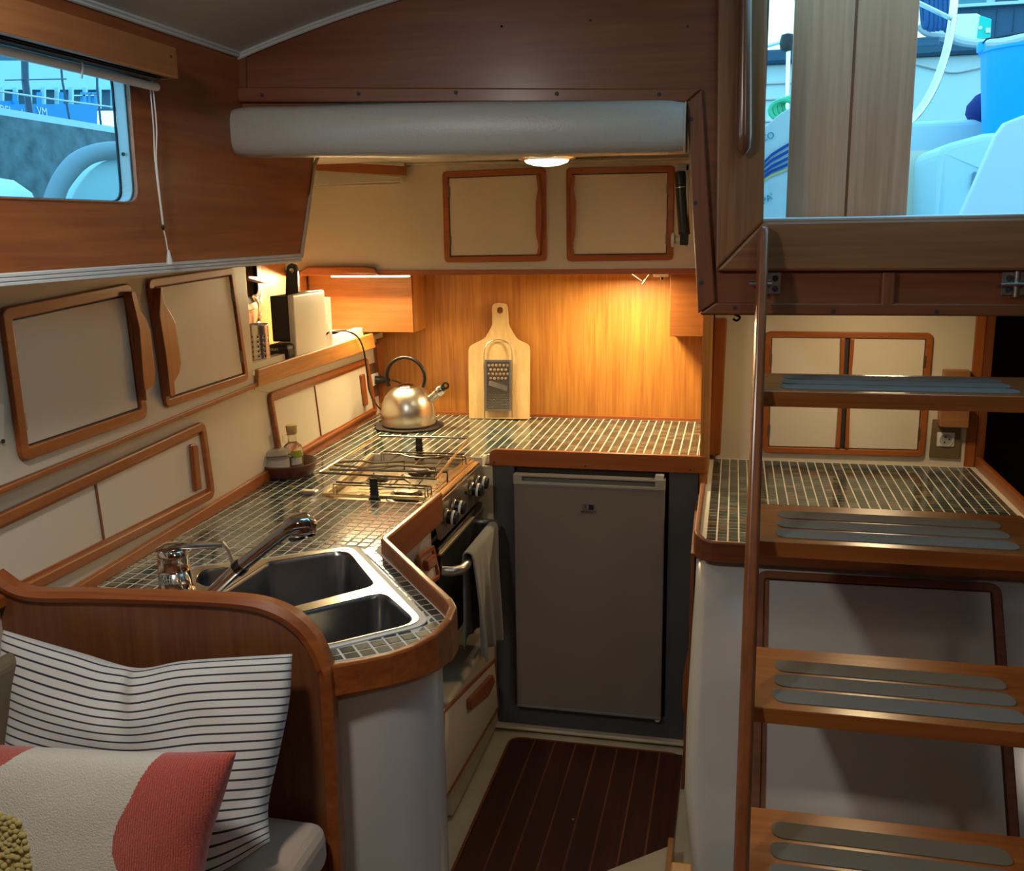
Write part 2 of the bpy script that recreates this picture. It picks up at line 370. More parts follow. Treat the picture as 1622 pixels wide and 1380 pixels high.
# --- companionway bulkhead
ZH0, ZH1 = 1.48, 1.666
bt = [(x, YB, zc(x)) for x in [CXP + i * (0.047 - CXP) / 20 for i in range(21)]]
poly = [(CXP, YB, 1.925), (-0.098, YB, 1.918), (-0.064, YB, ZH0), (1.75, YB, ZH0), (1.75, YB, ZH1 - 0.01), (0.047, YB, ZH1 - 0.01)] + bt[::-1]
S(slab('wall_back', poly, (0, 0.035, 0), darkm('X')))
bh = V((0, -0.014, 0)); P2 = lambda x, y: Py(x, y, YB)
S(slab('trim_6', [P2(378, 163), P2(1087, 163), P2(1112, 142), P2(378, 139)], bh, darkm('X'), bevel=0.003))
S(slab('trim_7', [P2(1088, 163), P2(1106, 496), P2(1133, 478), P2(1112, 143)], bh, darkm('Z'), bevel=0.003))
S(slab('trim_8', [P2(1108, 497), V((1.75, YB, ZH0 - 0.002)), V((1.75, YB, ZH0 + 0.022)), P2(1134, 479)], bh, darkm('X'), bevel=0.003))
S(slab('trim_9', [P2(377, 88), P2(377, 160), P2(392, 160), P2(391, 80)], (0, -0.006, 0), darkm('Z')))
scr = empty('trim_10', P2(720, 150), None, None); scr['kind'] = 'structure'
for x, y in ((420, 152), (572, 150), (725, 148), (884, 150), (1045, 151), (1095, 190), (1102, 322), (1111, 447), (1164, 487), (1319, 492), (1482, 493)):
    screws(scr, [P2(x, y) + YN * 0.0135], YN, 0.0042)
for x, y in ((795, 42), (935, 32), (1089, 42), (795, 42)): screws(scr, [P2(x, y) + YN * 0.001], YN, 0.002)
# hatch surround: mitred jamb and sill, proud of the bulkhead
S(slab('trim_11', [P2(1138, -60), P2(1134, 428), P2(1209, 351), P2(1216, -60)], (0, -0.022, 0), wood('jamb_teak', (0.19, 0.068, 0.022), (0.34, 0.135, 0.045), 'Z', rough=0.42, coat=0.15), bevel=0.005))
S(slab('trim_12', [P2(1134, 429), V((1.75, YB, 1.562)), V((1.75, YB, 1.664)), P2(1209, 351)], (0, -0.022, 0), wood('sill_teak', (0.19, 0.068, 0.022), (0.34, 0.135, 0.045), 'X', rough=0.4, coat=0.2), bevel=0.006))
S(MB().box((0.046, YB - 0.018, 1.662), (1.75, YB + 0.10, 1.672)).build('trim_13', ALU, bevel=0.003))
# --- galley ceiling, side panels, right wall, engine box wall
S(slab('ceiling', [(-1.05, YB + 0.035, 1.885), (-0.04, YB + 0.035, 1.885), (-0.04, 3.7, 1.885), (-1.64, 3.7, 1.885), (-1.64, 2.50, 1.885), (-1.05, 2.28, 1.885)], (0, 0, 0.035), VINYL))
S(MB().box((-0.088, YS + 0.005, 0.0), (-0.064, 3.64, 1.9)).build('wall_right', teak('Z')))
YR = 3.29
S(slab('wall_right', [(-0.06, YR, 0.4), (0.742, YR, 0.4), (0.742, YR, 1.6), (-0.06, YR, 1.6)], (0, 0.03, 0), CREAM))
S(MB().box((0.742, 1.2, 0.0), (0.785, YR + 0.03, 1.62)).build('wall_right', darkm('Z')) ) if False else None
S(slab('trim_14', [Py(1131, 505, 3.25), Py(1152, 505, 3.25), Py(1141, 722, 3.25), Py(1122, 722, 3.25)], (0, 0.04, 0), frm('Z'), bevel=0.006))
S(slab('trim_15', [(0.742, YR, 0.86), (0.775, YR, 0.86), (0.775, YR, 1.6), (0.742, YR, 1.6)], (0, 0.03, 0), frm('Z'), bevel=0.004))
S(MB().box((1.05, 1.0, 0.0), (1.09, 3.6, 1.64)).build('wall_right', mat('dark_locker_side', (0.035, 0.010, 0.006), 0.5)))
S(MB().box((0.775, 3.56, 0.0), (1.09, 3.6, 1.64)).build('wall_right', mat('dark_locker_side', (0.035, 0.010, 0.006), 0.5)))
S(MB().box((0.775, YR, 0.8), (0.80, 3.58, 1.6)).build('wall_right', darkm('Z')))
S(MB().box((-0.06, YB + 0.03, 1.50), (1.75, 3.7, 1.53)).build('ceiling', VINYL))
# saloon shell ahead of the camera position
S(MB().box((1.75, -1.7, 0.0), (1.8, YB, 2.1)).build('wall_right', mahog('Y')))
S(MB().box((-2.0, -1.75, 0.0), (1.8, -1.7, 2.3)).build('wall_front', mahog('X')))
S(MB().box((1.09, YB - 0.6, 0.0), (1.8, YB, 1.5)).build('wall_right', mahog('Z')))

# ================================================================== GALLEY COUNTER
def in_poly(x, y, pl):
    c = False; n = len(pl)
    for i in range(n):
        x0, y0 = pl[i][0], pl[i][1]; x1, y1 = pl[i - 1][0], pl[i - 1][1]
        if (y0 > y) != (y1 > y) and x < (x1 - x0) * (y - y0) / (y1 - y0) + x0: c = not c
    return c
def clip_tile(sq, outer, holes):
    """clip a square by every boundary edge that crosses it"""
    cx = sum(p[0] for p in sq) / 4; cy = sum(p[1] for p in sq) / 4
    def ins(p): return in_poly(p[0], p[1], outer) and not any(in_poly(p[0], p[1], h) for h in holes)
    flags = [ins(p) for p in sq] + [ins((cx, cy))]
    if not any(flags): return None
    edges = []
    for pl, sgn in [(outer, 1)] + [(h, -1) for h in holes]:
        ar = sum(pl[i - 1][0] * pl[i][1] - pl[i][0] * pl[i - 1][1] for i in range(len(pl)))
        for i in range(len(pl)):
            a, b = pl[i - 1], pl[i]
            # does the edge pass through the tile's neighbourhood?
            ab = (b[0] - a[0], b[1] - a[1]); L = math.hypot(*ab)
            if L < 1e-9: continue
            t = max(0, min(1, ((cx - a[0]) * ab[0] + (cy - a[1]) * ab[1]) / L / L))
            d = math.hypot(a[0] + ab[0] * t - cx, a[1] + ab[1] * t - cy)
            if d < 0.0185:
                s = 1 if ar * sgn > 0 else -1
                edges.append((a, (-ab[1] / L * s, ab[0] / L * s), d))
    poly = [tuple(p[:2]) for p in sq]
    for a, n, d in edges:
        if not poly: return None
        out = []
        for i in range(len(poly)):
            p, q = poly[i - 1], poly[i]
            dp = (p[0] - a[0]) * n[0] + (p[1] - a[1]) * n[1]; dq = (q[0] - a[0]) * n[0] + (q[1] - a[1]) * n[1]
            if (dp >= 0) != (dq >= 0):
                t = dp / (dp - dq); out.append((p[0] + (q[0] - p[0]) * t, p[1] + (q[1] - p[1]) * t))
            if dq >= 0: out.append(q)
        poly = out
    if len(poly) < 3: return None
    ar = abs(sum(poly[i - 1][0] * poly[i][1] - poly[i][0] * poly[i - 1][1] for i in range(len(poly)))) / 2
    if ar < 3e-5 : return None
    return poly
def tiles(parent, outer, holes, z, pitch, size, ox, oy, pick, skip=lambda x, y: False, rot=0.0, limit=300):
    """mosaic: the nearest 300 as single parts, the rest one joined part"""
    ca, sa_ = math.cos(rot), math.sin(rot); L = []
    def tow(x, y): return (ox + ca * x - sa_ * y, oy + sa_ * x + ca * y)
    loc = [((p[0] - ox) * ca + (p[1] - oy) * sa_, -(p[0] - ox) * sa_ + (p[1] - oy) * ca) for p in outer]
    xs = [p[0] for p in loc]; ys = [p[1] for p in loc]
    i0 = int(min(xs) / pitch) - 1; i1 = int(max(xs) / pitch) + 2
    j0 = int(min(ys) / pitch) - 1; j1 = int(max(ys) / pitch) + 2
    for i in range(i0, i1):
        for j in range(j0, j1):
            lx, ly = i * pitch, j * pitch; x, y = tow(lx, ly)
            h = size / 2; sq = [tow(lx - h, ly - h), tow(lx + h, ly - h), tow(lx + h, ly + h), tow(lx - h, ly + h)]
            p = clip_tile(sq, outer, holes)
            if p: L.append((x, y, p, len(p) == 4 and abs(sum(p[k - 1][0] * p[k][1] - p[k][0] * p[k - 1][1] for k in range(4))) / 2 > size * size * 0.98))
    L.sort(key=lambda t: math.hypot(t[0], t[1]))
    shared = {}; rest = MB()
    for k, (x, y, p, full) in enumerate(L):
        m = pick(x, y)
        if k < limit:
            if full:
                if m not in shared:
                    h = size / 2; c = 0.0012
                    mb = MB(); lo = [(-h, -h, 0), (h, -h, 0), (h, h, 0), (-h, h, 0)]; g = h - c
                    up = [(-h, -h, 0.0005), (h, -h, 0.0005), (h, h, 0.0005), (-h, h, 0.0005)]; tp = [(-g, -g, 0.0010), (g, -g, 0.0010), (g, g, 0.0010), (-g, g, 0.0010)]
                    fs = [(8, 9, 10, 11)] + [(a, (a + 1) % 4, 4 + (a + 1) % 4, 4 + a) for a in range(4)] + [(4 + a, 4 + (a + 1) % 4, 8 + (a + 1) % 4, 8 + a) for a in range(4)]
                    me = bpy.data.meshes.new('tile'); me.from_pydata(lo + up + tp, [], fs); me.materials.append(TILES[m]); me.update(); shared[m] = me
                o = bpy.data.objects.new('tile', shared[m]); COL.objects.link(o)
                o.location = (x, y, z + random.uniform(0.0, 0.0002)); o.rotation_euler = (random.uniform(-.004, .004), random.uniform(-.004, .004), rot + random.uniform(-.01, .01)); setpar(o, parent)
            else:
                MB().prism([(q[0], q[1], z) for q in p], (0, 0, 0.0009)).build('tile', TILES[m], parent)
        else:
            rest.prism([(q[0], q[1], z) for q in p], (0, 0, 0.0009), m)
    if rest.v: rest.build('tile_field', TILES, parent, kind='stuff')
PIT = 0.0285
counter_xy = [(-0.650, 1.424), (-0.612, 1.446), (-0.571, 1.476), (-0.538, 1.508), (-0.512, 1.545), (-0.500, 1.585), (-0.502, 1.625), (-0.517, 1.650), (-0.600, 1.757), (-0.690, 1.875), (-0.768, 1.978), (-0.757, 2.385),
              (-1.112, 2.385), (-1.150, 2.915), (-0.775, 2.925), (-0.768, 2.962), (-0.092, 2.962), (-0.092, 3.61), (-1.385, 3.61), (-1.283, 1.424)]
sink_q = [Pz(686, 990, ZC), Pz(562, 864, ZC), Pz(420, 886, ZC), Pz(300, 900, ZC), V((-1.10, 1.62, ZC)), V((-0.99, 1.440, ZC)), V((-0.700, 1.440, ZC))]
sink_o = [V(p) for p in sink_q]
ct = empty('galley_countertop', (-0.9, 2.4, ZC - 0.03), 'long L-shaped galley countertop covered in dark mosaic tiles with white grout, around sink and stove', 'countertop')
def slab_hole(name, outer, holes, z0, z1, m, parent, bevel=0):
    polys = [[V((p[0], p[1], z1)) for p in outer]] + [[V((p[0], p[1], z1)) for p in h] for h in holes]
    tris = geometry.tessellate_polygon(polys); flat = [p for pl in polys for p in pl]; n = len(flat)
    vs = flat + [V((p.x, p.y, z0)) for p in flat]; fs = [tuple(t) for t in tris] + [tuple(i + n for i in t[::-1]) for t in tris]; b = 0
    for pl in polys:
        k = len(pl); fs += [(b + i, b + (i + 1) % k, n + b + (i + 1) % k, n + b + i) for i in range(k)]; b += k
    mb = MB(); mb.add(vs, fs); return mb.build(name, m, parent, bevel=bevel)
sink_hole = rounded(inset(sink_o[::-1], 0.004), [0.02, 0.04, 0.02, 0.02, 0.02, 0.04, 0.045][::-1], 4)
slab_hole('slab', counter_xy, [sink_hole], ZC - 0.03, ZC, GROUT, ct)
hz = [tuple(p[:2]) for p in rounded(sink_o, [0.045, 0.04, 0.02, 0.02, 0.02, 0.02, 0.02], 3)]
insx = [tuple(p[:2]) for p in inset([V((x, y, 0)) for x, y in counter_xy], 0.0035)]
def picktile(x, y):
    r = random.random(); g = noise.noise(V((x * 2.2, y * 2.2, 3)))
    near = (x > -0.95 and y > 2.0 and y < 2.5)
    if near: return random.choice([3, 3, 4, 2, 4, 5])
    if r < 0.45 - g * 0.3: return random.choice([0, 1, 0, 5])
    return random.choice([2, 2, 4, 1, 5, 0])
bend = [(p[0], p[1]) for p in counter_xy[0:11]]
regB = [insx[i] for i in range(11)] + [(-0.848, 2.004), (-0.720, 1.800), (-0.76, 1.50), (-0.70, 1.424)]
cutB = bend + [(-0.848, 2.004), (-0.720, 1.800), (-0.76, 1.50), (-0.70, 1.424)]
tiles(ct, regB, [hz], ZC, PIT, PIT - 0.0046, -0.560, 1.688, picktile, rot=math.atan2(0.78, -0.63), limit=120)
tiles(ct, insx, [hz, cutB], ZC, PIT, PIT - 0.0046, -0.770, 1.995, picktile, limit=190)
# fiddle rails (raised teak edges)
def rail(name, path, z0, z1, th, m, parent, bevel=0.004):
    """vertical board following a plan polyline, th to the right-hand side"""
    pts = [V((p[0], p[1], 0)) for p in path]; N = len(pts); outp = []
    for i in range(N):
        t = (pts[min(i + 1, N - 1)] - pts[max(i - 1, 0)]).normalized(); nn = V((t.y, -t.x, 0)); outp.append(pts[i] + nn * th)
    mb = MB(); z0s = z0 if isinstance(z0, list) else [z0] * N; z1s = z1 if isinstance(z1, list) else [z1] * N
    vs = []; fs = []
    for i in range(N):
        a, b = pts[i], outp[i]; vs += [V((a.x, a.y, z0s[i])), V((b.x, b.y, z0s[i])), V((b.x, b.y, z1s[i])), V((a.x, a.y, z1s[i]))]
    for i in range(N - 1):
        for k in range(4): j = (k + 1) % 4; fs.append((i * 4 + k, i * 4 + j, i * 4 + 4 + j, i * 4 + 4 + k))
    fs += [(0, 1, 2, 3), tuple((N - 1) * 4 + k for k in (3, 2, 1, 0))]
    mb.add(vs, fs); return mb.build(name, m, parent, bevel=bevel)
front = counter_xy[0:8]; n_ = len(front)
rail('fiddle_rail', [(-0.652, 1.420)] + [(x + (0.0), y) for x, y in front[1:]] + [(-0.600, 1.757), (-0.768, 1.978)],
     [ZC - 0.058] * 10, [ZC + 0.001, ZC + 0.001, ZC + 0.002, ZC + 0.006, ZC + 0.014, ZC + 0.024, ZC + 0.031, ZC + 0.034, ZC + 0.035, ZC + 0.035], 0.016, mahog('X'), ct)
rail('fiddle_rail', [(-0.768, 1.978), (-0.757, 2.378)], ZC - 0.045, ZC + 0.035, 0.016, frm('Y'), ct)
fpts = [V((-0.752, YS - 0.004, ZC - 0.026)), V((-0.070, YS - 0.004, ZC - 0.026)), V((-0.070, YS - 0.004, ZC + 0.028)), V((-0.752, YS - 0.004, ZC + 0.028))]
slab('fiddle_rail', rounded(fpts, [0.002, 0.002, 0.002, 0.028]), (0, 0.018, 0), frm('X'), ct, bevel=0.003)
screws(ct, [V((-0.735, YS - 0.005, 0.925)), V((-0.44, YS - 0.005, 0.925)), V((-0.115, YS - 0.005, 0.925))], YN, 0.003)
MB().box((-0.092, 2.965, ZC - 0.01), (-0.0885, 3.61, ZC + 0.004)).build('edge_bead', frm('Y'), ct)
slab('edge_board', [(-0.0885, 2.95, ZC - 0.03), (-0.0885, 2.95, ZC + 0.03), (-0.0885, 3.61, ZC + 0.012), (-0.0885, 3.61, ZC - 0.03)], (0.0005, 0, 0), teak('Y'), ct)

# --- sink
sk = empty('double_sink', Pz(560, 960, ZC), 'stainless steel double bowl sink set at an angle in the tiled counter', 'sink')
RIMM = mat('sink_rim_steel', (0.66, 0.62, 0.55), 0.25, 1.0)
BOWLM = mat('sink_bowl_steel', (0.30, 0.31, 0.33), 0.30, 1.0, var=0.08, bscale=12)
SILI = mat('grey_sealant', (0.42, 0.44, 0.46), 0.5)
mbs = MB(); mbs.ring(rounded(sink_o, [0.05, 0.045, 0.02, 0.02, 0.02, 0.02, 0.02], 5), rounded(inset(sink_o, 0.014), [0.04, 0.035, 0.015, 0.015, 0.015, 0.015, 0.015], 5), (0, 0, 0.0035))
mbs.build('sealant', SILI, sk)
so = rounded(inset(sink_o, 0.013), [0.045, 0.04, 0.02, 0.02, 0.02, 0.02, 0.02], 5)
b1 = [Pz(596, 931, ZC), Pz(550, 873, ZC), Pz(425, 893, ZC), V((-1.000, 1.655, ZC)), V((-0.880, 1.560, ZC))]
b2 = [Pz(663, 990, ZC), Pz(608, 941, ZC), V((-0.862, 1.535, ZC)), V((-0.780, 1.462, ZC)), V((-0.705, 1.462, ZC))]
b3 = [Pz(372, 900, ZC), Pz(318, 906, ZC), V((-1.085, 1.72, ZC)), V((-1.035, 1.69, ZC))]
polyb = [rounded(b, r, 5) for b, r in ((b1, [0.035, 0.045, 0.03, 0.03, 0.03]), (b2, [0.045, 0.03, 0.03, 0.03, 0.03]), (b3, 0.03))]
polyb = [[V(p) for p in b] for b in polyb]
slab_hole('rim', [p for p in so], polyb, ZC + 0.001, ZC + 0.005, RIMM, sk, bevel=0.0015)
def bowl(name, pts, depth, taper):
    c = sum((V(p) for p in pts), V()) / len(pts); mb = MB(); rings = []
    for k, (dz, s) in enumerate([(0.005, 1.03), (0.003, 1.0), (-0.006, 0.975), (-depth * 0.8, taper + 0.02), (-depth * 0.95, taper - 0.03), (-depth, taper - 0.12), (-depth - 0.004, 0.05)]):
        rings.append([V((c.x + (p.x - c.x) * s, c.y + (p.y - c.y) * s, ZC + dz)) for p in pts])
    n = len(pts); vs = [p for r in rings for p in r]; fs = []
    for k in range(len(rings) - 1):
        for a in range(n): b = (a + 1) % n; fs.append((k * n + a, k * n + b, (k + 1) * n + b, (k + 1) * n + a))
    fs.append(tuple((len(rings) - 1) * n + a for a in range(n)))
    mb.add(vs, fs); o = mb.build(name, BOWLM, sk, smooth=True)
    for f in o.data.polygons: pass
    MB().lathe([(0.022, 0), (0.022, 0.003), (0.012, 0.003), (0.010, -0.003)], (c.x, c.y, ZC - depth - 0.002), 20).build('drain', STEEL, o, smooth=True)
    return o
bowl('bowl', polyb[0], 0.15, 0.90); bowl('bowl', polyb[1], 0.15, 0.88); bowl('bowl', polyb[2], 0.04, 0.88)
# --- faucet
fc = Pz(279, 938, ZC); fx, fy = fc.x - 0.0, fc.y
ft = empty('sink_faucet', (fx, fy, ZC), 'chrome mixer faucet with lever and long angled pull-out spray beside the sink', 'faucet')
MB().lathe([(0.036, 0), (0.038, 0.006), (0.033, 0.012), (0.0315, 0.045), (0.033, 0.047), (0.0315, 0.050), (0.030, 0.074), (0.031, 0.080), (0.025, 0.090), (0.0, 0.094)], (fx, fy, ZC + 0.002), 28).build('body', CHROME, ft, smooth=True)
tip = Py(352, 864, fy + 0.05)
la = V((fx - 0.012, fy, ZC + 0.096))
MB().tube([la - V((0.016, 0, 0.004)), la, la.lerp(tip, 0.5) + V((0, 0, 0.001)), tip], [0.020, 0.023, 0.015, 0.008], 14, rz=[0.006, 0.011, 0.008, 0.005]).build('lever', CHROME, ft, smooth=True)
l2 = Py(368, 893, fy + 0.06)
MB().tube([la + V((0.0, 0.03, 0.0)), Py(285, 862, fy + 0.07), tip + V((0, 0.005, 0.003)), Py(362, 872, fy + 0.06), l2], 0.0042, 8).build('lever_loop', ALU, ft, smooth=True)
sa = Pz(325, 950, ZC + 0.01); sb_ = Py(382, 897, sa.y + 0.02); scp = Py(462, 832, sa.y + 0.06)
ax_ = (scp - sa).normalized()
MB().tube([sa - ax_ * 0.012, sa, sa.lerp(sb_, 0.9)], [0.017, 0.0135, 0.0145], 18).build('spray_socket', CHROME, ft, smooth=True)
MB().tube([sa.lerp(sb_, 0.88), sa.lerp(sb_, 1.0), sa.lerp(sb_, 1.04)], [0.0162, 0.0165, 0.016], 18).build('collar', mat('dark_chrome', (0.10, 0.10, 0.10), 0.2, 1.0), ft, smooth=True)
sh_ = MB().tube([sb_, sb_.lerp(scp, 0.5), sb_.lerp(scp, 0.85), scp, Py(479, 828, sa.y + 0.08), Py(488, 836, sa.y + 0.09)], [0.0142, 0.0125, 0.0135, 0.0185, 0.0235, 0.0225], 20)
sh_.build('spray_handle', CHROME, ft, smooth=True)
hc = Py(475, 834, sa.y + 0.085); hd = V((0.35, -0.25, -0.9)).normalized()
MB().lathe([(0.0, -0.030), (0.012, -0.0285), (0.022, -0.022), (0.0295, -0.011), (0.032, 0.002), (0.031, 0.012), (0.0285, 0.021), (0.026, 0.023)], hc, 30, ax=hd, cap=False).build('spray_head', CHROME, ft, smooth=True)
MB().lathe([(0.027, 0.020), (0.0255, 0.0245), (0.023, 0.021), (0.0, 0.021)], hc, 26, ax=hd).build('spray_nozzle', mat('dark_chrome', (0.10, 0.10, 0.10), 0.2, 1.0), ft, smooth=True)

# --- galley base cabinet under the sink
gb = empty('sink_base_cabinet', (-0.75, 1.7, 0), 'off-white curved base cabinet under the sink end of the galley counter', 'cabinet')
base = [(-0.672, 1.436), (-0.60, 1.470), (-0.555, 1.505), (-0.527, 1.545), (-0.515, 1.59), (-0.53, 1.655), (-0.62, 1.775), (-0.785, 1.985), (-0.775, 2.385), (-1.28, 2.385), (-1.27, 1.43)]
cvb = smoothpath([V((x, y, 0)) for x, y in base[:8]], 5)
base2 = [(p.x, p.y) for p in cvb] + base[8:]
cvo = [(p.x, p.y) for p in cvb]; cvi = [(x - 0.012 if True else x, y + 0.004) for x, y in cvo]
mbw = MB(); nn_ = len(cvo)
vsw = [V((x, y, z)) for z in (0.0, ZC - 0.03) for x, y in cvo] + [V((x, y, z)) for z in (0.0, ZC - 0.03) for x, y in cvi]
fsw = [(i, i + 1, nn_ + i + 1, nn_ + i) for i in range(nn_ - 1)] + [(2 * nn_ + i, 3 * nn_ + i, 3 * nn_ + i + 1, 2 * nn_ + i + 1) for i in range(nn_ - 1)] + [(nn_ + i, nn_ + i + 1, 3 * nn_ + i + 1, 3 * nn_ + i) for i in range(nn_ - 1)]
mbw.add(vsw, fsw).build('body', GEL, gb, smooth=True)
MB().box((-0.80, 1.985, 0.0), (-0.780, 2.385, ZC - 0.03)).build('side_panel', GEL, gb)
MB().box((-1.27, 1.43, 0.0), (-0.68, 1.45, ZC - 0.2)).build('back_panel', GEL, gb)
# flush drawer with finger recess on the aisle side
dq = [Px(657, 880, -0.774), Px(683, 863, -0.774), Px(694, 915, -0.774), Px(668, 935, -0.774)]
o, inn = frame('drawer_frame', dq, 0.014, (0.010, 0, 0), frm('Y'), gb, r=0.015)
slab('drawer', inn, (0.003, 0, 0), CREAM2, gb)
slab('drawer_handle', rounded([Px(669, 888, -0.768), Px(683, 877, -0.768), Px(685, 893, -0.768), Px(672, 905, -0.768)], 0.006), (0.014, 0, 0), frm('Y'), gb, bevel=0.003)

# --- stove bay: cream post, ledge and lower drawer
sb = empty('stove_bay_moulding', (-0.76, 2.7, 0), 'cream moulded bay below and beside the stove with a wood-framed drawer', 'cabinet')
MB().box((-1.25, 2.925, 0.0), (-0.742, 2.945, ZC - 0.03)).build('end_panel', SOLE, sb)
MB().box((-1.25, 2.385, 0.0), (-0.742, 2.925, 0.365)).build('ledge', SOLE, sb, bevel=0.012, seg=3)
MB().box((-1.28, 2.385, 0.3), (-1.25, 2.945, ZC - 0.03)).build('back_panel', GREY, sb)
dl = [Px(700, 1125, -0.741), Px(783, 1042, -0.741), Px(789, 1122, -0.741), Px(700, 1275, -0.741)]
o, inn = frame('drawer_frame', dl, 0.012, (0.006, 0, 0), frm('Y'), sb, r=0.008)
slab('drawer', inset(inn, 0.002), (0.004, 0, 0), CREAM2, sb)
slab('drawer_handle', rounded([Px(738, 1108, -0.737), Px(775, 1068, -0.737), Px(779, 1080, -0.737), Px(768, 1103, -0.737), Px(740, 1125, -0.737)], 0.01), (0.014, 0, 0), frm('Y'), sb, bevel=0.004)
screws(sb, [Py(787, 952, 2.9245), Py(795, 1159, 2.9245)], YN, 0.004)

# --- gimballed stove
st = empty('galley_stove', (-0.95, 2.65, 0.4), 'stainless steel gimballed marine stove with wire pot racks and four black knobs', 'stove')
PANM = mat('stove_pan_steel', (0.72, 0.60, 0.40), 0.22, 1.0, var=0.05, bscale=15)
DARKS = mat('oven_enamel', (0.020, 0.019, 0.018), 0.25, coat=0.5)
MB().box((-1.12, 2.41, 0.46), (-0.800, 2.885, 0.905)).build('oven_body', DARKS, st, bevel=0.006)
ZP = ZC - 0.012
pan_o = [Pz(508, 787, ZP), Pz(676, 794, ZP), Pz(747, 730, ZP), Pz(592, 720, ZP)]
pan_o = rounded(pan_o, 0.012)
MB().ring(pan_o, rounded(inset([Pz(508, 787, ZP), Pz(676, 794, ZP), Pz(747, 730, ZP), Pz(592, 720, ZP)], 0.016), 0.01), (0, 0, 0.010)).build('pan_rim', PANM, st, bevel=0.002)
slab('pan', [p + V((0, 0, -0.018)) for p in pan_o], (0, 0, 0.006), PANM, st)
x0s, x1s = -1.085, -0.815; y0s, y1s = 2.43, 2.86
MB().box((-0.812, 2.408, ZP - 0.004), (-0.772, 2.888, ZP + 0.008)).build('front_trim', PANM, st, bevel=0.004)
MB().box((-0.800, 2.408, ZP - 0.006), (-0.790, 2.888, ZP + 0.014)).build('front_trim', PANM, st, bevel=0.003)
FPM = mat('stove_panel_steel', (0.45, 0.40, 0.33), 0.33, 1.0)
slab('control_panel', [(-0.772, 2.408, ZP - 0.002), (-0.772, 2.888, ZP - 0.002), (-0.758, 2.888, ZP - 0.098), (-0.758, 2.408, ZP - 0.098)], (-0.012, 0, 0), FPM, st, bevel=0.002)
def knob(y, z):
    x = -0.765; k = MB().lathe([(0.024, 0), (0.024, 0.003), (0.021, 0.004), (0.020, 0.006)], (x, y, z), 22, ax=(1, 0, -0.1)).build('knob_bezel', FPM, st, smooth=True)
    k = MB().lathe([(0.019, 0.004), (0.020, 0.012), (0.0195, 0.026), (0.017, 0.034), (0.0, 0.035)], (x, y, z), 22, ax=(1, 0, -0.1)).build('knob', BLACK, st, smooth=True)
    MB().lathe([(0.0207, 0.019), (0.0209, 0.020), (0.0207, 0.025), (0.0205, 0.026)], (x, y, z), 22, ax=(1, 0, -0.1), cap=False).build('knob_band', mat('white_plastic', (0.75, 0.73, 0.68), 0.4), k, smooth=True)
for y, z in ((2.478, ZP - 0.052), (2.555, ZP - 0.045), (2.748, ZP - 0.045), (2.822, ZP - 0.042)): knob(y, z)
MB().lathe([(0.006, 0), (0.006, 0.004), (0, 0.005)], (-0.766, 2.69, ZP - 0.04), 12, ax=XN).build('ignition_button', BLACK, st)
slab('warning_mark', [(-0.7655, 2.615, ZP - 0.06), (-0.7655, 2.635, ZP - 0.06), (-0.7655, 2.625, ZP - 0.035)], (0.001, 0, 0), BLACK, st)
MB().lathe([(0.009, 0), (0.009, 0.002), (0, 0.003)], (-0.762, 2.475, ZP - 0.083), 16, ax=XN).build('badge', FPM, st)
# burners, pan liner
for bx, by, r in ((-0.89, 2.51, 0.045), (-0.93, 2.77, 0.042), (-1.03, 2.66, 0.03)):
    b = MB().lathe([(r * 1.25, 0), (r * 1.3, 0.003), (r, 0.005), (r * 0.98, 0.014), (r * 0.8, 0.018), (r * 0.78, 0.022), (0, 0.024)], (bx, by, ZP - 0.012), 26).build('burner', mat('burner_metal', (0.16, 0.14, 0.12), 0.35, 1.0), st, smooth=True)
mb = MB()
mb.box((-1.0, 2.585, ZP - 0.012), (-0.84, 2.625, ZP - 0.0115)); mb.box((-1.05, 2.80, ZP - 0.012), (-0.86, 2.845, ZP - 0.0115)); mb.build('pan_slot', BLACK, st)
# pot racks: bent steel rods
ROD = mat('rack_rod_steel', (0.30, 0.25, 0.20), 0.3, 1.0)
zr = ZC + 0.022
def rod(pts, r=0.0026): return MB().tube(pts, r, 7).build('rack_rod', ROD, st, smooth=True)
def RP(px, py, z=None): return Pz(px, py, zr if z is None else z)
for yy, dz in ((2.452, 0), (2.475, 0.002), (2.835, 0), (2.858, 0.002)):
    rod([(x0s + 0.0, yy, ZP), (x0s, yy, zr + dz), (x0s + 0.06, yy, zr + dz), (x1s, yy, zr + dz), (x1s + 0.0, yy, ZP)])
for y0, sg in ((2.475, 1), (2.635, 1), (2.835, -1)):
    rod([(x0s, y0, zr), (-1.02, y0 + 0.002, zr), (-0.97, y0 + 0.045 * sg, zr + 0.003), (-0.90, y0 + 0.05 * sg, zr + 0.003), (-0.86, y0 + 0.008 * sg, zr), (x1s + 0.01, y0, zr), (x1s + 0.012, y0, ZP)])
for x in (-1.02, -0.93, -0.86):
    rod([(x, 2.452, zr - 0.002), (x + 0.01, 2.50, zr - 0.003), (x, 2.60, zr - 0.003)]); rod([(x, 2.858, zr - 0.002), (x - 0.01, 2.79, zr - 0.003), (x, 2.69, zr - 0.003)])
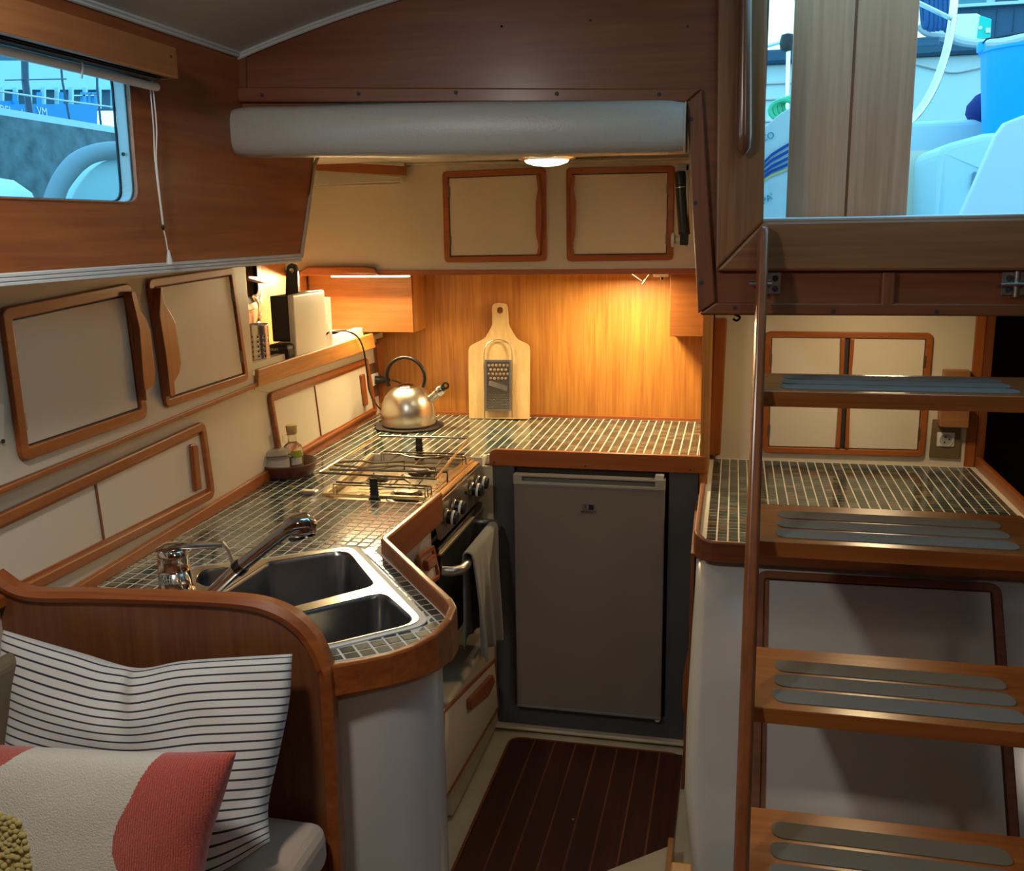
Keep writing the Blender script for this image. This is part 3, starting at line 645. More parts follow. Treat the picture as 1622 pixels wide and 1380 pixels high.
# raised fiddle frame of flat bar leaning over the rack, pot clamps
zt = ZC + 0.050
FB = mat('flat_bar_steel', (0.80, 0.66, 0.42), 0.2, 1.0)
q1, q2, q3, q4 = Pz(506, 749, zt), Pz(690, 759, zt), Pz(742, 694, zt + 0.006), Pz(600, 691, zt + 0.006)
for a, b, m in ((q1, q2, ROD), (q2, q3, FB), (q3, q4, ROD), (q4, q1, FB)):
    MB().tube([a, b], 0.0034, 8).build('fiddle_bar', m, st, smooth=True)
for k, (a, b) in enumerate((((530, 737), (690, 741)), ((522, 744), (708, 748)), ((532, 733), (640, 731)))):
    A_ = Pz(a[0], a[1], zt - 0.004); B_ = Pz(b[0], b[1], zt - 0.008)
    rod([A_, A_.lerp(B_, 0.3) + V((0, 0.02 * (k - 1), 0)), A_.lerp(B_, 0.6) - V((0, 0.015 * (k - 1), 0)), B_, B_ + V((0, 0.0, -0.03))], 0.0032)
CLM = mat('clamp_black', (0.015, 0.016, 0.018), 0.22, coat=0.5)
for (xa, ya, zl, zh) in ((Pz(600, 790, ZP).x, 2.415, ZP - 0.004, zt + 0.004), (Pz(682, 716, ZP).x, 2.905, ZP, zt + 0.012)):
    cl = MB().box((xa - 0.011, ya - 0.003, zl), (xa + 0.011, ya + 0.003, zh)).box((xa - 0.014, ya - 0.010, zl), (xa + 0.014, ya + 0.010, zl + 0.014))
    for k in range(6): cl.box((xa - 0.0135, ya - 0.004, zl + 0.014 + k * 0.008), (xa + 0.0135, ya + 0.004, zl + 0.018 + k * 0.008))
    cl.build('pot_clamp', CLM, st, bevel=0.0015)
MB().box((-1.165, 2.405, ZC), (-1.118, 2.430, ZC + 0.012)).build('gimbal_bracket', ALU, st, bevel=0.003)
# oven door and handle
dz0, dz1 = 0.50, ZP - 0.118
slab('oven_vent', [(-0.790, 2.412, ZP - 0.102), (-0.790, 2.885, ZP - 0.102), (-0.790, 2.885, dz1 + 0.002), (-0.790, 2.412, dz1 + 0.002)], (-0.006, 0, 0), BLACK, st)
MB().box((-0.795, 2.412, dz1 - 0.020), (-0.768, 2.885, dz1 - 0.006)).build('vent_strip', mat('vent_steel', (0.12, 0.10, 0.08), 0.35, 1.0), st, bevel=0.002)
dr = MB().box((-0.798, 2.414, dz0), (-0.762, 2.884, dz1 - 0.026)).build('oven_door', DARKS, st, bevel=0.004)
MB().box((-0.800, 2.414, dz1 - 0.027), (-0.762, 2.884, dz1 - 0.022)).build('door_top_trim', mat('door_trim_steel', (0.62, 0.54, 0.44), 0.4, 1.0), dr)
hz_ = dz1 - 0.075
MB().tube([(-0.764, 2.425, hz_), (-0.735, 2.428, hz_), (-0.715, 2.445, hz_), (-0.712, 2.48, hz_), (-0.712, 2.83, hz_), (-0.715, 2.862, hz_), (-0.735, 2.878, hz_), (-0.764, 2.88, hz_)], [0.012] * 8, 12, rz=[0.014] * 8).build('door_handle', ALU, dr, smooth=True)
# towel over the oven handle
tw = MB(); nu, nv = 26, 40
TM = mat('grey_terry', (0.22, 0.205, 0.185), 0.95, bump=1.0, bscale=900, var=0.18, sheen=0.3)
def towel():
    Y0, Y1 = 2.50, 2.80; vs = []; fs = []
    prof = [(-0.748, -0.30), (-0.738, -0.20), (-0.733, -0.10), (-0.730, -0.02)] + [(-0.712 - 0.019 * math.cos(a), 0.019 * math.sin(a)) for a in [math.pi * k / 8 for k in range(1, 8)]] + [(-0.692, -0.02), (-0.689, -0.10), (-0.686, -0.20), (-0.684, -0.30), (-0.684, -0.335)]
    M_ = len(prof)
    for i in range(nu + 1):
        u = i / nu
        for j, (x, z) in enumerate(prof):
            t = max(0, -z / 0.3); y = Y0 + (Y1 - Y0) * u * (1 - 0.22 * t) + 0.03 * t
            f = 0.010 * math.sin(u * 15 + 1) * t + 0.008 * math.sin(u * 31) * t
            vs.append((x + f * (1 if j > M_ / 2 else 0.4), y, hz_ + z + 0.014 + 0.012 * math.sin(u * 5) * t))
    for i in range(nu):
        for j in range(M_ - 1): a = i * M_ + j; fs.append((a, a + 1, a + M_ + 1, a + M_))
    me = bpy.data.meshes.new('towel'); me.from_pydata(vs, [], fs); me.materials.append(TM); me.update()
    o = link('hand_towel', me, TM, None, True)
    s = o.modifiers.new('s', 'SOLIDIFY'); s.thickness = 0.006; ss = o.modifiers.new('ss', 'SUBSURF'); ss.levels = 1; ss.render_levels = 2
    return o
tag(towel(), 'grey terry hand towel draped over the oven door handle', 'towel')

# --- refrigerator and grey surround
rs = slab_hole
sur = empty('refrigerator_surround', (-0.42, YS, 0), 'dark grey panel framing the small refrigerator under the counter', 'panel')
so_ = [(-0.745, YS, -0.0), (-0.09, YS, 0.0), (-0.09, YS, 0.925), (-0.745, YS, 0.925)]
fx0, fx1, fz0, fz1 = Py(822, 1108, YS).x, Py(1052, 900, YS).x, Py(822, 1112, YS).z, 0.895
MB().ring(rounded(so_, [0.035, 0.01, 0.005, 0.005]), rounded([(fx0 - 0.004, YS, fz0 - 0.004), (fx1 + 0.010, YS, fz0 - 0.004), (fx1 + 0.010, YS, fz1 + 0.02), (fx0 - 0.004, YS, fz1 + 0.02)], 0.004), (0, 0.02, 0)).build('surround_panel', GREY, sur, bevel=0.002)
S(MB().box((-0.80, YS - 0.025, 0.0), (-0.09, YS + 0.03, 0.012)).build('baseboard_back', SOLE, bevel=0.008, seg=3))
fr = empty('refrigerator', ((fx0 + fx1) / 2, YS + 0.2, fz0), 'small grey-beige refrigerator built in below the back counter', 'refrigerator')
FRM = mat('fridge_door_paint', (0.245, 0.205, 0.175), 0.42, var=0.02, bscale=4)
MB().box((fx0 + 0.004, YS - 0.002, fz0), (fx1 - 0.002, YS + 0.45, fz1 + 0.01)).build('body', BLACK, fr)
d = MB().box((fx0, YS - 0.032, fz0 + 0.006), (fx1, YS - 0.006, fz1 - 0.030)).build('door', FRM, fr, bevel=0.004)
FCAP = mat('fridge_cap_plastic', (0.42, 0.40, 0.34), 0.35)
cap = MB(); cz0, cz1 = fz1 - 0.031, fz1 + 0.001; yf = YS - 0.035
cap.ring([V((fx0 - 0.001, yf, cz0)), V((fx1 + 0.001, yf, cz0)), V((fx1 + 0.001, yf, cz1)), V((fx0 - 0.001, yf, cz1))],
         [V((fx0 + 0.028, yf, cz0 + 0.009)), V((fx1 - 0.030, yf, cz0 + 0.009)), V((fx1 - 0.030, yf, cz1 - 0.006)), V((fx0 + 0.028, yf, cz1 - 0.006))], (0, 0.03, 0))
cap.build('handle_cap', FCAP, d, bevel=0.003)
MB().box((fx0 + 0.026, YS - 0.020, cz0 + 0.005), (fx1 - 0.028, YS - 0.012, cz1 - 0.003)).build('handle_recess', mat('recess_grey', (0.20, 0.21, 0.19), 0.3), d)
MB().box((fx0, YS - 0.034, fz0), (fx1, YS - 0.005, fz0 + 0.009)).build('bottom_trim', mat('trim_grey', (0.22, 0.22, 0.22), 0.4), d, bevel=0.002)
slab('hinge', [(fx1 - 0.032, YS - 0.03, cz1 + 0.001), (fx1 - 0.006, YS - 0.03, cz1 - 0.006), (fx1 - 0.004, YS - 0.03, cz1 + 0.014), (fx1 - 0.030, YS - 0.03, cz1 + 0.014)], (0, 0.02, 0), mat('white_plastic', (0.75, 0.73, 0.68), 0.4), fr, bevel=0.001)
MB().lathe([(0.008, -0.012), (0.010, -0.004), (0.010, 0)], (fx1 - 0.012, YS - 0.018, fz0), 14).build('hinge_pin', mat('white_plastic', (0.75, 0.73, 0.68), 0.4), fr, smooth=True)
INK = mat('navy_ink', (0.015, 0.012, 0.035), 0.5)
lc = Py(932, 804, YS - 0.033)
slab('logo_square', [(lc.x + 0.001, lc.y, lc.z - 0.007), (lc.x + 0.016, lc.y, lc.z - 0.007), (lc.x + 0.016, lc.y, lc.z + 0.008), (lc.x + 0.001, lc.y, lc.z + 0.008)], (0, -0.0006, 0), INK, d)
lo_ = [(lc.x - 0.018, lc.y, lc.z - 0.008), (lc.x + 0.018, lc.y, lc.z - 0.008), (lc.x + 0.018, lc.y, lc.z + 0.009), (lc.x - 0.018, lc.y, lc.z + 0.009)]
MB().ring(rounded(lo_, 0.005), rounded(inset(lo_, 0.0008), 0.0042), (0, -0.0006, 0)).build('logo_outline', INK, d)
text_mesh('logo_star', '*', (lc.x - 0.009, lc.y - 0.001, lc.z - 0.003), (1, 0, 0), (0, 0, 1), 0.022, INK, d)
text_mesh('logo_text', 'FRIOMAT', (lc.x, lc.y - 0.001, lc.z - 0.0155), (1, 0, 0), (0, 0, 1), 0.0115, INK, d)

# hull shell below and aft of the cabin
S(MB().box((-2.0, -1.7, -0.12), (1.8, 3.75, -0.06)).build('floor', SOLE))
S(MB().box((-2.0, 3.70, -0.1), (1.8, 3.75, 1.9)).build('wall_back', CREAM))
S(MB().box((-2.05, -1.7, -0.1), (-2.0, 3.75, 1.67)).build('wall_left', CREAM))

# ================================================================== SETTEE END PARTITION
YP = 1.40
pt = empty('settee_end_partition', (-0.95, YP, 0.0), 'varnished mahogany partition with curved top corner between settee and sink', 'partition')
def PP(x, y): return Py(x, y, YP)
top_in = [PP(-40, 903), PP(-8, 925), PP(20, 943), PP(60, 952), PP(150, 953), PP(300, 957), PP(372, 962), PP(412, 969), PP(444, 983), PP(470, 1003), PP(490, 1030), PP(503, 1060), PP(510, 1100), PP(524, 1382), PP(530, 1500)]
top_out = [PP(-52, 875), PP(0, 912), PP(24, 928), PP(60, 936), PP(150, 937), PP(300, 942), PP(380, 946), PP(425, 954), PP(460, 969), PP(487, 990), PP(507, 1018), PP(520, 1052), PP(527, 1098), PP(541, 1382), PP(546, 1500)]
top_in = smoothpath(top_in, 4); top_out = smoothpath(top_out, 4)
bot = [V((top_in[-1].x, YP, 0.0)), V((top_in[0].x, YP, 0.0))]
pan = slab('panel', top_in + bot, (0, 0.016, 0), wood('partition_mahogany', (0.12, 0.036, 0.012), (0.20, 0.070, 0.022), 'Z', rough=0.45, coat=0.25), pt)
mb = MB(); n = len(top_in); vs = []; fs = []
for a, b in zip(top_in, top_out):
    m_ = a.lerp(b, 0.5); vs += [a + V((0, -0.006, 0)), a + V((0, 0.024, 0)), b + V((0, 0.020, 0)), b + V((0, 0.009, 0)), b + V((0, -0.002, 0)), m_ + V((0, -0.010, 0))]
for i in range(n - 1):
    for k in range(6): j = (k + 1) % 6; fs.append((i * 6 + k, i * 6 + j, i * 6 + 6 + j, i * 6 + 6 + k))
fs += [tuple(range(6)), tuple((n - 1) * 6 + k for k in range(6))[::-1]]
mb.add(vs, fs).build('edge_rail', mahog('X'), pt, smooth=True)

# ================================================================== LEFT LOCKERS
lk = empty('side_locker', onA(1.5, 1.25, PB), 'long cream side locker with two wood-framed hinged doors above the sliding lockers', 'cabinet')
def PBx(x, y): return Pp(x, y, PB)
def PAx(x, y): return Pp(x, y, PA)
yE = PBx(402, 600).y
slab('body', [onA(-1.6, 1.19, PB), onA(yE, PBx(403, 611).z, PB), onA(yE, 1.635, PB), onA(-1.6, 1.635, PB)], (-0.26, 0, 0), CREAM, lk, bevel=0.002)
slab('edge_strip', [PBx(-300, 905) + V((0, 0, 0)), PBx(0, 781), PBx(403, 614), PBx(403, 606), PBx(0, 772), PBx(-300, 893)], WN * 0.008, frm('Y'), lk, bevel=0.002)
def door(parent, q, w, pl, r, hinge_side, handle_pts, ax='Y', d=0.010, hl=None, nrm=None):
    nrm = nrm or pl[1]
    o, inn = frame('door_frame', q, w, nrm * d, frm(ax), parent, r=r)
    gap = inset(inn, 0.0)
    slab('shadow_gap', inn, nrm * 0.0012, RUBBER, parent)
    dp = slab('door', inset(inn, 0.0028), nrm * 0.004, CREAM2, parent, bevel=0.001)
    if handle_pts:
        slab('door_handle', handle_pts, nrm * 0.020, frm('Z'), dp, bevel=0.004)
    if hinge_side is not None:
        a, b = inn[hinge_side], inn[(hinge_side + 1) % 4]
        e = (b - a).normalized(); ins = (sum(inn, V()) / 4 - (a + b) / 2).normalized()
        for t in (0.18, 0.80):
            c = a.lerp(b, t)
            mb = MB().prism([c - e * 0.016 - ins * 0.002, c + e * 0.016 - ins * 0.002, c + e * 0.016 + ins * 0.006, c - e * 0.016 + ins * 0.006], nrm * 0.006)
            mb.tube([c - e * 0.016 + nrm * 0.006, c + e * 0.016 + nrm * 0.006], 0.0028, 8); mb.build('hinge', mat('hinge_brass', (0.30, 0.25, 0.18), 0.4, 1.0), dp)
    return dp
door(lk, [PBx(28, 733), PBx(229, 661), PBx(202, 448), PBx(-5, 488)], 0.024, PB, 0.022, 3,
     [p + WN * 0.006 for p in rounded([PBx(216, 640), PBx(214, 618), PBx(228, 610), PBx(229, 590), PBx(222, 530), PBx(215, 505), PBx(205, 492), PBx(197, 462), PBx(190, 462), PBx(204, 520), PBx(210, 600)], 0.006, 3)])
door(lk, [PBx(258, 647), PBx(390, 602), PBx(365, 423), PBx(228, 442)], 0.020, PB, 0.020, 1,
     [p + WN * 0.006 for p in rounded([PBx(238, 448), PBx(243, 478), PBx(256, 500), PBx(262, 512), PBx(271, 575), PBx(268, 592), PBx(260, 605), PBx(262, 628), PBx(254, 628), PBx(246, 560), PBx(236, 500)], 0.006, 3)])
# white notice plate on the locker, cut by the picture edge
slab('cover_plate', rounded([PBx(-60, 690), PBx(5, 700), PBx(4, 640), PBx(-60, 620)], 0.006), WN * 0.003, mat('white_plastic', (0.75, 0.73, 0.68), 0.4), lk, bevel=0.001)
screws(lk, [PBx(2, 699) + WN * 0.003], WN, 0.004)

def sliding(label, q, w, r, divide, hpts, group=None, hdark=True):
    e = empty('sliding_locker', q[0], label, 'cabinet', group)
    o, inn = frame('frame', q, w, WN * 0.014, frm('Y'), e, r=r, bevel=0.004)
    iq = inset(inn, -0.001)
    # two panels running in grooves, one behind the other
    (dt, db) = divide
    bl, br, tr, tl = iq
    slab('track', [tl.lerp(bl, 0.0), tl.lerp(bl, 0.055), tr.lerp(br, 0.055), tr.lerp(br, 0.0)], WN * 0.006, frm('Y'), e)
    slab('track', [bl.lerp(tl, 0.0), bl.lerp(tl, 0.05), br.lerp(tr, 0.05), br.lerp(tr, 0.0)], WN * 0.006, frm('Y'), e)
    slab('sliding_panel', [bl, db, dt, tl], WN * 0.0015, CREAM2, e, bevel=0.0006)
    slab('panel_edge', [db - (br - bl).normalized() * 0.006, db, dt, dt - (br - bl).normalized() * 0.006], WN * 0.0045, darkm('Z'), e)
    p2 = slab('sliding_panel', [db, br, tr, dt], WN * 0.004, CREAM2, e, bevel=0.0006)
    slab('pull', rounded([p + WN * 0.004 for p in hpts], 0.007, 5), WN * 0.012, frm('Z'), p2, bevel=0.004)
    return e
sliding('near sliding-door locker in the lower galley wall, behind the faucet', [PAx(-240, 1085), PAx(335, 788), PAx(318, 666), PAx(-240, 918)], 0.024, 0.03,
        (PAx(149, 757), PAx(166, 868)), [PAx(302, 778), PAx(312, 775), PAx(305, 703), PAx(295, 703)])
sliding('far sliding-door locker in the lower galley wall, beside the kettle', [PAx(441, 744), PAx(594, 655), PAx(578, 567), PAx(421, 623)], 0.020, 0.026,
        (PAx(497, 607), PAx(508, 690)), [PAx(573, 644), PAx(578, 641), PAx(572, 592), PAx(567, 594)])
# open shelf with teak front
sh = empty('open_shelf', PBx(403, 600), 'open shelf with a deep teak front board beyond the side locker', 'shelf')
zsh = 1.268
fa = [PBx(403, 613), PBx(591, 551), PBx(586, 528), PBx(576, 531), PBx(403, 585)]
slab('front_board', fa, WN * 0.012, teak('Y'), sh, bevel=0.003)
slab('shelf_board', [(fa[0].x, yE, zsh), (fa[1].x, 3.60, zsh), (-1.585, 3.60, zsh), (-1.585, yE, zsh)], (0, 0, -0.02), CREAM, sh)
S(slab('trim_16', [PAx(590, 545) , PAx(596, 542), PAx(610, 655), PAx(603, 659)], WN * 0.018, frm('Z'), bevel=0.003))
S(slab('trim_17', [PAx(574, 560), PAx(578, 567), PAx(425, 622), PAx(403, 618), PAx(403, 613)], WN * 0.002, CREAM))

# --- things on the shelf
um = empty('utensil_holder', (0, 0, 0), 'perforated steel utensil holder at the near end of the open shelf', 'holder')
uc = Pz(413, 580, zsh); um.location = (uc.x, uc.y, zsh); rad = 0.030
hgt = 0.125; mbu = MB(); NA, NZ = 40, 26; vs = []; fs = []
for i in range(NZ + 1):
    for a in range(NA): t = 2 * math.pi * a / NA; vs.append((uc.x + rad * math.cos(t), uc.y + rad * math.sin(t), zsh + 0.001 + hgt * i / NZ))
for i in range(NZ):
    for a in range(NA):
        if 1 < i < NZ - 6 and i % 3 == 0 and a % 4 == 0: continue
        b = (a + 1) % NA; fs.append((i * NA + a, i * NA + b, (i + 1) * NA + b, (i + 1) * NA + a))
fs.append(tuple(range(NA))[::-1]); mbu.add(vs, fs); ob = mbu.build('cup', STEEL, um, smooth=True)
md = ob.modifiers.new('s', 'SOLIDIFY'); md.thickness = 0.001
MB().lathe([(rad - 0.003, 0.004), (rad - 0.003, hgt - 0.012)], (uc.x, uc.y, zsh), 24).build('liner', RUBBER, um, smooth=True)
# coffee machine
def KZ(x, y): return Pz(x, y, zsh)
k0 = KZ(463, 572); 
cm = empty('coffee_machine', (k0.x, k0.y + 0.1, zsh), 'cream and black pod coffee machine with raised black lever on the open shelf', 'coffee machine')
mX, mY = k0.x, k0.y + 0.03; mY1 = mY + 0.245; mX0 = Py(428, 500, mY).x; mz1 = Py(465, 467, mY).z
CMW = mat('cream_plastic', (0.70, 0.66, 0.55), 0.3, coat=0.3)
MB().box((mX - 0.020, mY, zsh + 0.001), (mX, mY1, mz1)).build('side_cover', CMW, cm, bevel=0.008, seg=3)
MB().box((mX0, mY + 0.004, zsh + 0.055), (mX - 0.019, mY1, mz1 - 0.004)).build('body', BLACK, cm, bevel=0.004)
MB().box((mX0 - 0.002, mY - 0.05, zsh + 0.001), (mX - 0.004, mY + 0.05, zsh + 0.052)).build('drip_tray', BLACK, cm, bevel=0.014, seg=3)
lv = [Py(452, 468, mY + 0.05), Py(472, 464, mY + 0.05), Py(471, 430, mY + 0.05), Py(468, 420, mY + 0.05), Py(461, 417, mY + 0.05), Py(455, 421, mY + 0.05), Py(453, 430, mY + 0.05)]
lvo = rounded(lv, 0.004, 3); lc0 = Py(461.5, 429, mY + 0.05)
MB().ring(lvo, [lc0 + V(((p.x - lc0.x) * 0.0, 0, (p.z - lc0.z) * 0.0)) + (V((math.cos(a), 0, math.sin(a))) * 0.008) for p, a in zip(lvo, [math.atan2(p.z - lc0.z, p.x - lc0.x) for p in lvo])], (0, 0.012, 0)).build('lever', BLACK, cm, bevel=0.002)
text_mesh('lettering', 'KRUPS', (mX0 + 0.03, mY - 0.0508, zsh + 0.037), (1, 0, 0), (0, 0, 1), 0.010, STEEL, cm)
bx = Py(505, 545, mY1 + 0.02); bx1 = Py(516, 472, mY1 + 0.03)
tag(MB().box((bx1.x - 0.06, mY1 + 0.015, zsh + 0.001), (bx1.x, mY1 + 0.07, bx1.z)).build('paper_carton', mat('pink_paper', (0.62, 0.46, 0.38), 0.7, var=0.2, bscale=40), None, bevel=0.002), 'narrow pinkish paper carton directly behind the coffee machine', 'carton')
# cable from the machine over the front board to the plug
cpts = [V((mX - 0.02, mY1 - 0.01, zsh + 0.02)), PBx(520, 527), PBx(540, 524) + WN * 0.01, PBx(556, 532) + WN * 0.02, PBx(565, 552) + WN * 0.025, PBx(569, 590) + WN * 0.03, PBx(573, 620) + WN * 0.03, PAx(584, 645) + WN * 0.04, PAx(598, 658) + WN * 0.05, V((-1.30, 3.40, ZC + 0.008)), V((-1.22, 3.50, ZC + 0.006)), V((-1.20, 3.54, ZC + 0.10)), Py(634, 607, 3.50), Py(622, 602, 3.48), PAx(606, 602) + WN * 0.05]
tag(MB().tube(smoothpath(cpts), 0.0032, 8).build('power_cable', BLACK, None, smooth=True), 'thin black power cable looping from the open shelf down behind the kettle', 'cable')
sk2 = empty('wall_socket', PAx(594, 605), 'brown plate with white power socket and black plug, left of the kettle', 'socket')
SOCB = mat('socket_brown', (0.11, 0.055, 0.028), 0.45)
WHP = mat('white_plastic', (0.75, 0.73, 0.68), 0.4)
slab('plate', [PAx(586, 632), PAx(600, 626), PAx(594, 574), PAx(581, 578)], WN * 0.006, SOCB, sk2, bevel=0.002)
slab('socket_face', [PAx(587, 612), PAx(597, 607), PAx(595, 590), PAx(584, 594)], WN * 0.011, WHP, sk2, bevel=0.002)
MB().tube([PAx(590, 602) + WN * 0.008, PAx(592, 602) + WN * 0.03, PAx(600, 602) + WN * 0.045], [0.017, 0.016, 0.008], 14).tube([PAx(600, 602) + WN * 0.045, PAx(607, 602) + WN * 0.06], 0.008, 10).build('plug', BLACK, sk2, smooth=True)
# round chrome clamp and handle pieces by the small port
tag(MB().tube([Px(398 + 14 * math.sin(t), 494 - 26 * math.cos(t), XH + 0.02 + 0.006 * math.sin(2 * t)) for t in [math.pi * k / 14 for k in range(15)]], 0.007, 8).build('port_clamp', CHROME, None, smooth=True), 'curved chrome clamp below the small port window', 'clamp')
tag(slab('curtain_rail', rounded([Px(380, 441, XH + 0.03), Px(409, 449, XH + 0.03), Px(418, 449, XH + 0.03), Px(410, 439, XH + 0.03), Px(380, 437, XH + 0.03)], 0.004, 2), (0.03, 0, 0), darkm('Y'), None, bevel=0.002), 'short dark wooden rail end across the small port window', 'rail')

# ================================================================== BACK OF GALLEY
uc_ = empty('overhead_cabinet', (-0.8, YU, 1.5), 'cream overhead cabinet with two wood-framed doors above the back counter', 'cabinet')
def U(x, y): return Py(x, y, YU)
face = [V((-1.60, YU, 1.515)), V((-0.064, YU, 1.515)), V((-0.064, YU, 1.886)), U(652, 262), U(641, 267), U(632, 287), U(620, 291), U(540, 292), U(487, 297), V((-1.60, YU, 1.80))]
slab('body', face, (0, 0.31, 0), CREAM, uc_)
slab('edge_strip', [V((-1.60, YU, 1.502)), V((-0.088, YU, 1.502)), V((-0.088, YU, 1.520)), V((-1.60, YU, 1.520))], (0, -0.010, 0), frm('X'), uc_, bevel=0.002)
slab('grab_strip', rounded([U(474, 434), U(600, 434), U(596, 424), U(580, 422), U(490, 422)], [0.0, 0.0, 0.012, 0.02, 0.02]), (0, -0.022, 0), frm('X'), uc_, bevel=0.004)
edge = [U(484, 297), U(540, 294), U(622, 291), U(634, 286), U(643, 266), U(660, 259), U(860, 257), U(1090, 250)]
MB().tube([p + YN * 0.002 for p in smoothpath(edge, 4)], 0.006, 8).build('top_beading', PIPING, uc_, smooth=True)
def udoor(q, hs, hp): return door(uc_, q, 0.0205, (q[0], YN), 0.016, hs, [p + YN * 0.004 for p in rounded(hp, 0.004, 3)], ax='X', nrm=YN, d=0.009)
udoor([U(705, 416), U(867, 414), U(865, 265), U(701, 272)], 3, [U(852, 404), U(857, 404), U(860, 330), U(856, 276), U(851, 276), U(854, 300), U(851, 320), U(851, 370), U(855, 390)])
udoor([U(898, 414), U(1066, 412), U(1069, 262), U(897, 266)], 1, [U(911, 404), U(907, 404), U(904, 330), U(907, 278), U(911, 278), U(909, 300), U(913, 320), U(912, 370), U(908, 390)])
# structure above and left of the overhead cabinet: dark panel, headliner strips
S(slab('trim_18', [Py(500, 256, 3.22), Py(640, 258, 3.22), Py(640, 278, 3.22), Py(500, 270, 3.22)], (0, 0.03, 0), frm('X')))
S(slab('trim_19', [Py(492, 268, 3.24), Py(636, 277, 3.24), Py(634, 287, 3.24), Py(560, 290, 3.24), Py(486, 294, 3.24)], (0, 0.05, 0), VINYL))
mould('trim_20', [Py(492, 268, 3.23), Py(560, 272, 3.23), Py(634, 278, 3.23)], YN, 0.005, (0, 0, 1))
mould('trim_21', [Py(500, 252, 3.2), Py(570, 256, 3.2), Py(640, 260, 3.2)], YN, 0.004, (0, 0, 1), VINYL)
# teak boxes on the back wall under the overhead cabinet
YBX = 3.46
def wbox(name, label, x0, x1, z0):
    e = empty(name, ((x0 + x1) / 2, YBX, z0), label, 'box')
    t = wood('box_teak', (0.17, 0.052, 0.010), (0.28, 0.100, 0.020), 'X', rough=0.4, coat=0.2)
    MB().box((x0 + 0.012, YBX + 0.004, z0 + 0.010), (x1 - 0.012, 3.615, 1.50)).build('body', t, e)
    MB().box((x0 + 0.0, YBX, z0), (x1 - 0.0, YBX + 0.014, 1.50)).build('front_panel', t, e, bevel=0.002)
    MB().box((x0, YBX + 0.014, z0), (x0 + 0.012, 3.618, 1.50)).build('side_panel', teak('Z'), e, bevel=0.001)
    MB().box((x1 - 0.012, YBX + 0.014, z0), (x1, 3.618, 1.50)).build('side_panel', teak('Z'), e, bevel=0.001)
    MB().box((x0 + 0.012, YBX + 0.014, z0), (x1 - 0.012, 3.618, z0 + 0.01)).build('bottom_panel', t, e)
wbox('wall_box', 'teak wall box in the left back corner lit by the strip lamp', -1.585, Py(655, 527, YBX).x, Py(655, 527, YBX).z)
wbox('wall_box', 'darker teak wall box at the right end of the back wall', Py(1060, 532, YBX).x, -0.090, Py(1062, 533, YBX).z)
LEDM = mat('lamp_strip_glow', (1, 0.9, 0.7), 0.5, emit=(1.0, 0.72, 0.33), es=9)
ls = empty('strip_lamp', (-1.32, 3.37, 1.5), 'glowing warm strip lamp under the left end of the overhead cabinet', 'lamp')
lx0, lx1 = Py(530, 440, 3.37).x, Py(650, 440, 3.37).x
MB().box((lx0 - 0.01, 3.334, 1.503), (lx1 + 0.01, 3.370, 1.515)).build('housing', ALU, ls, bevel=0.002)
MB().box((lx0, 3.338, 1.494), (lx1, 3.366, 1.503)).build('diffuser', LEDM, ls)
cl = empty('corner_lamp', (-0.37, 3.38, 1.5), 'small lit lamp with a wire loop under the right end of the overhead cabinet', 'lamp')
cxl = Py(1010, 440, 3.38).x
MB().lathe([(0.0, 0.0), (0.035, 0.0), (0.038, 0.006), (0.038, 0.012), (0, 0.012)], (cxl, 3.38, 1.503), 20).build('housing', WHP, cl, smooth=True)
MB().lathe([(0.0, 0.0), (0.030, 0.0), (0.030, 0.003), (0.0, 0.003)], (cxl, 3.38, 1.4995), 20).build('diffuser', LEDM, cl)
MB().tube([Py(1000, 434, 3.36), Py(1019, 447, 3.36), Py(1029, 434, 3.36)], 0.0016, 6).lathe([(0.004, -0.006), (0.002, 0.0)], Py(1019, 447, 3.36), 8).build('wire_loop', CHROME, cl, smooth=True)
sw = empty('lamp_switch', Py(1047, 438, 3.40), 'small cream switch box with black button below the overhead cabinet', 'switch')
MB().box((Py(1035, 438, 3.4).x, 3.39, 1.488), (Py(1059, 438, 3.4).x, 3.43, 1.503)).build('box', WHP, sw, bevel=0.002)
MB().lathe([(0.006, -0.010), (0.006, 0)], (Py(1048, 438, 3.4).x, 3.40, 1.488), 12).build('button', BLACK, sw)
# ceiling lamp over the galley
gl = empty('galley_ceiling_lamp', (-0.62, 2.58, 1.87), 'round lit ceiling lamp showing just below the padded head bumper', 'lamp')
glx, glz = Py(866, 258, 2.58).x, Py(866, 264, 2.58).z
MB().lathe([(0.0, 1.885 - glz), (0.074, 1.885 - glz), (0.078, 0.022), (0.070, 0.016), (0, 0.016)], (glx, 2.58, glz), 32).build('base', CHROME, gl, smooth=True)
MB().lathe([(0.060, 0.018), (0.054, 0.010), (0.036, 0.004), (0.012, 0.0005), (0, 0)], (glx, 2.58, glz), 32).build('shade', mat('lit_lamp_shade', (1, 0.95, 0.85), 0.4, emit=(1.0, 0.88, 0.62), es=5), gl, smooth=True)

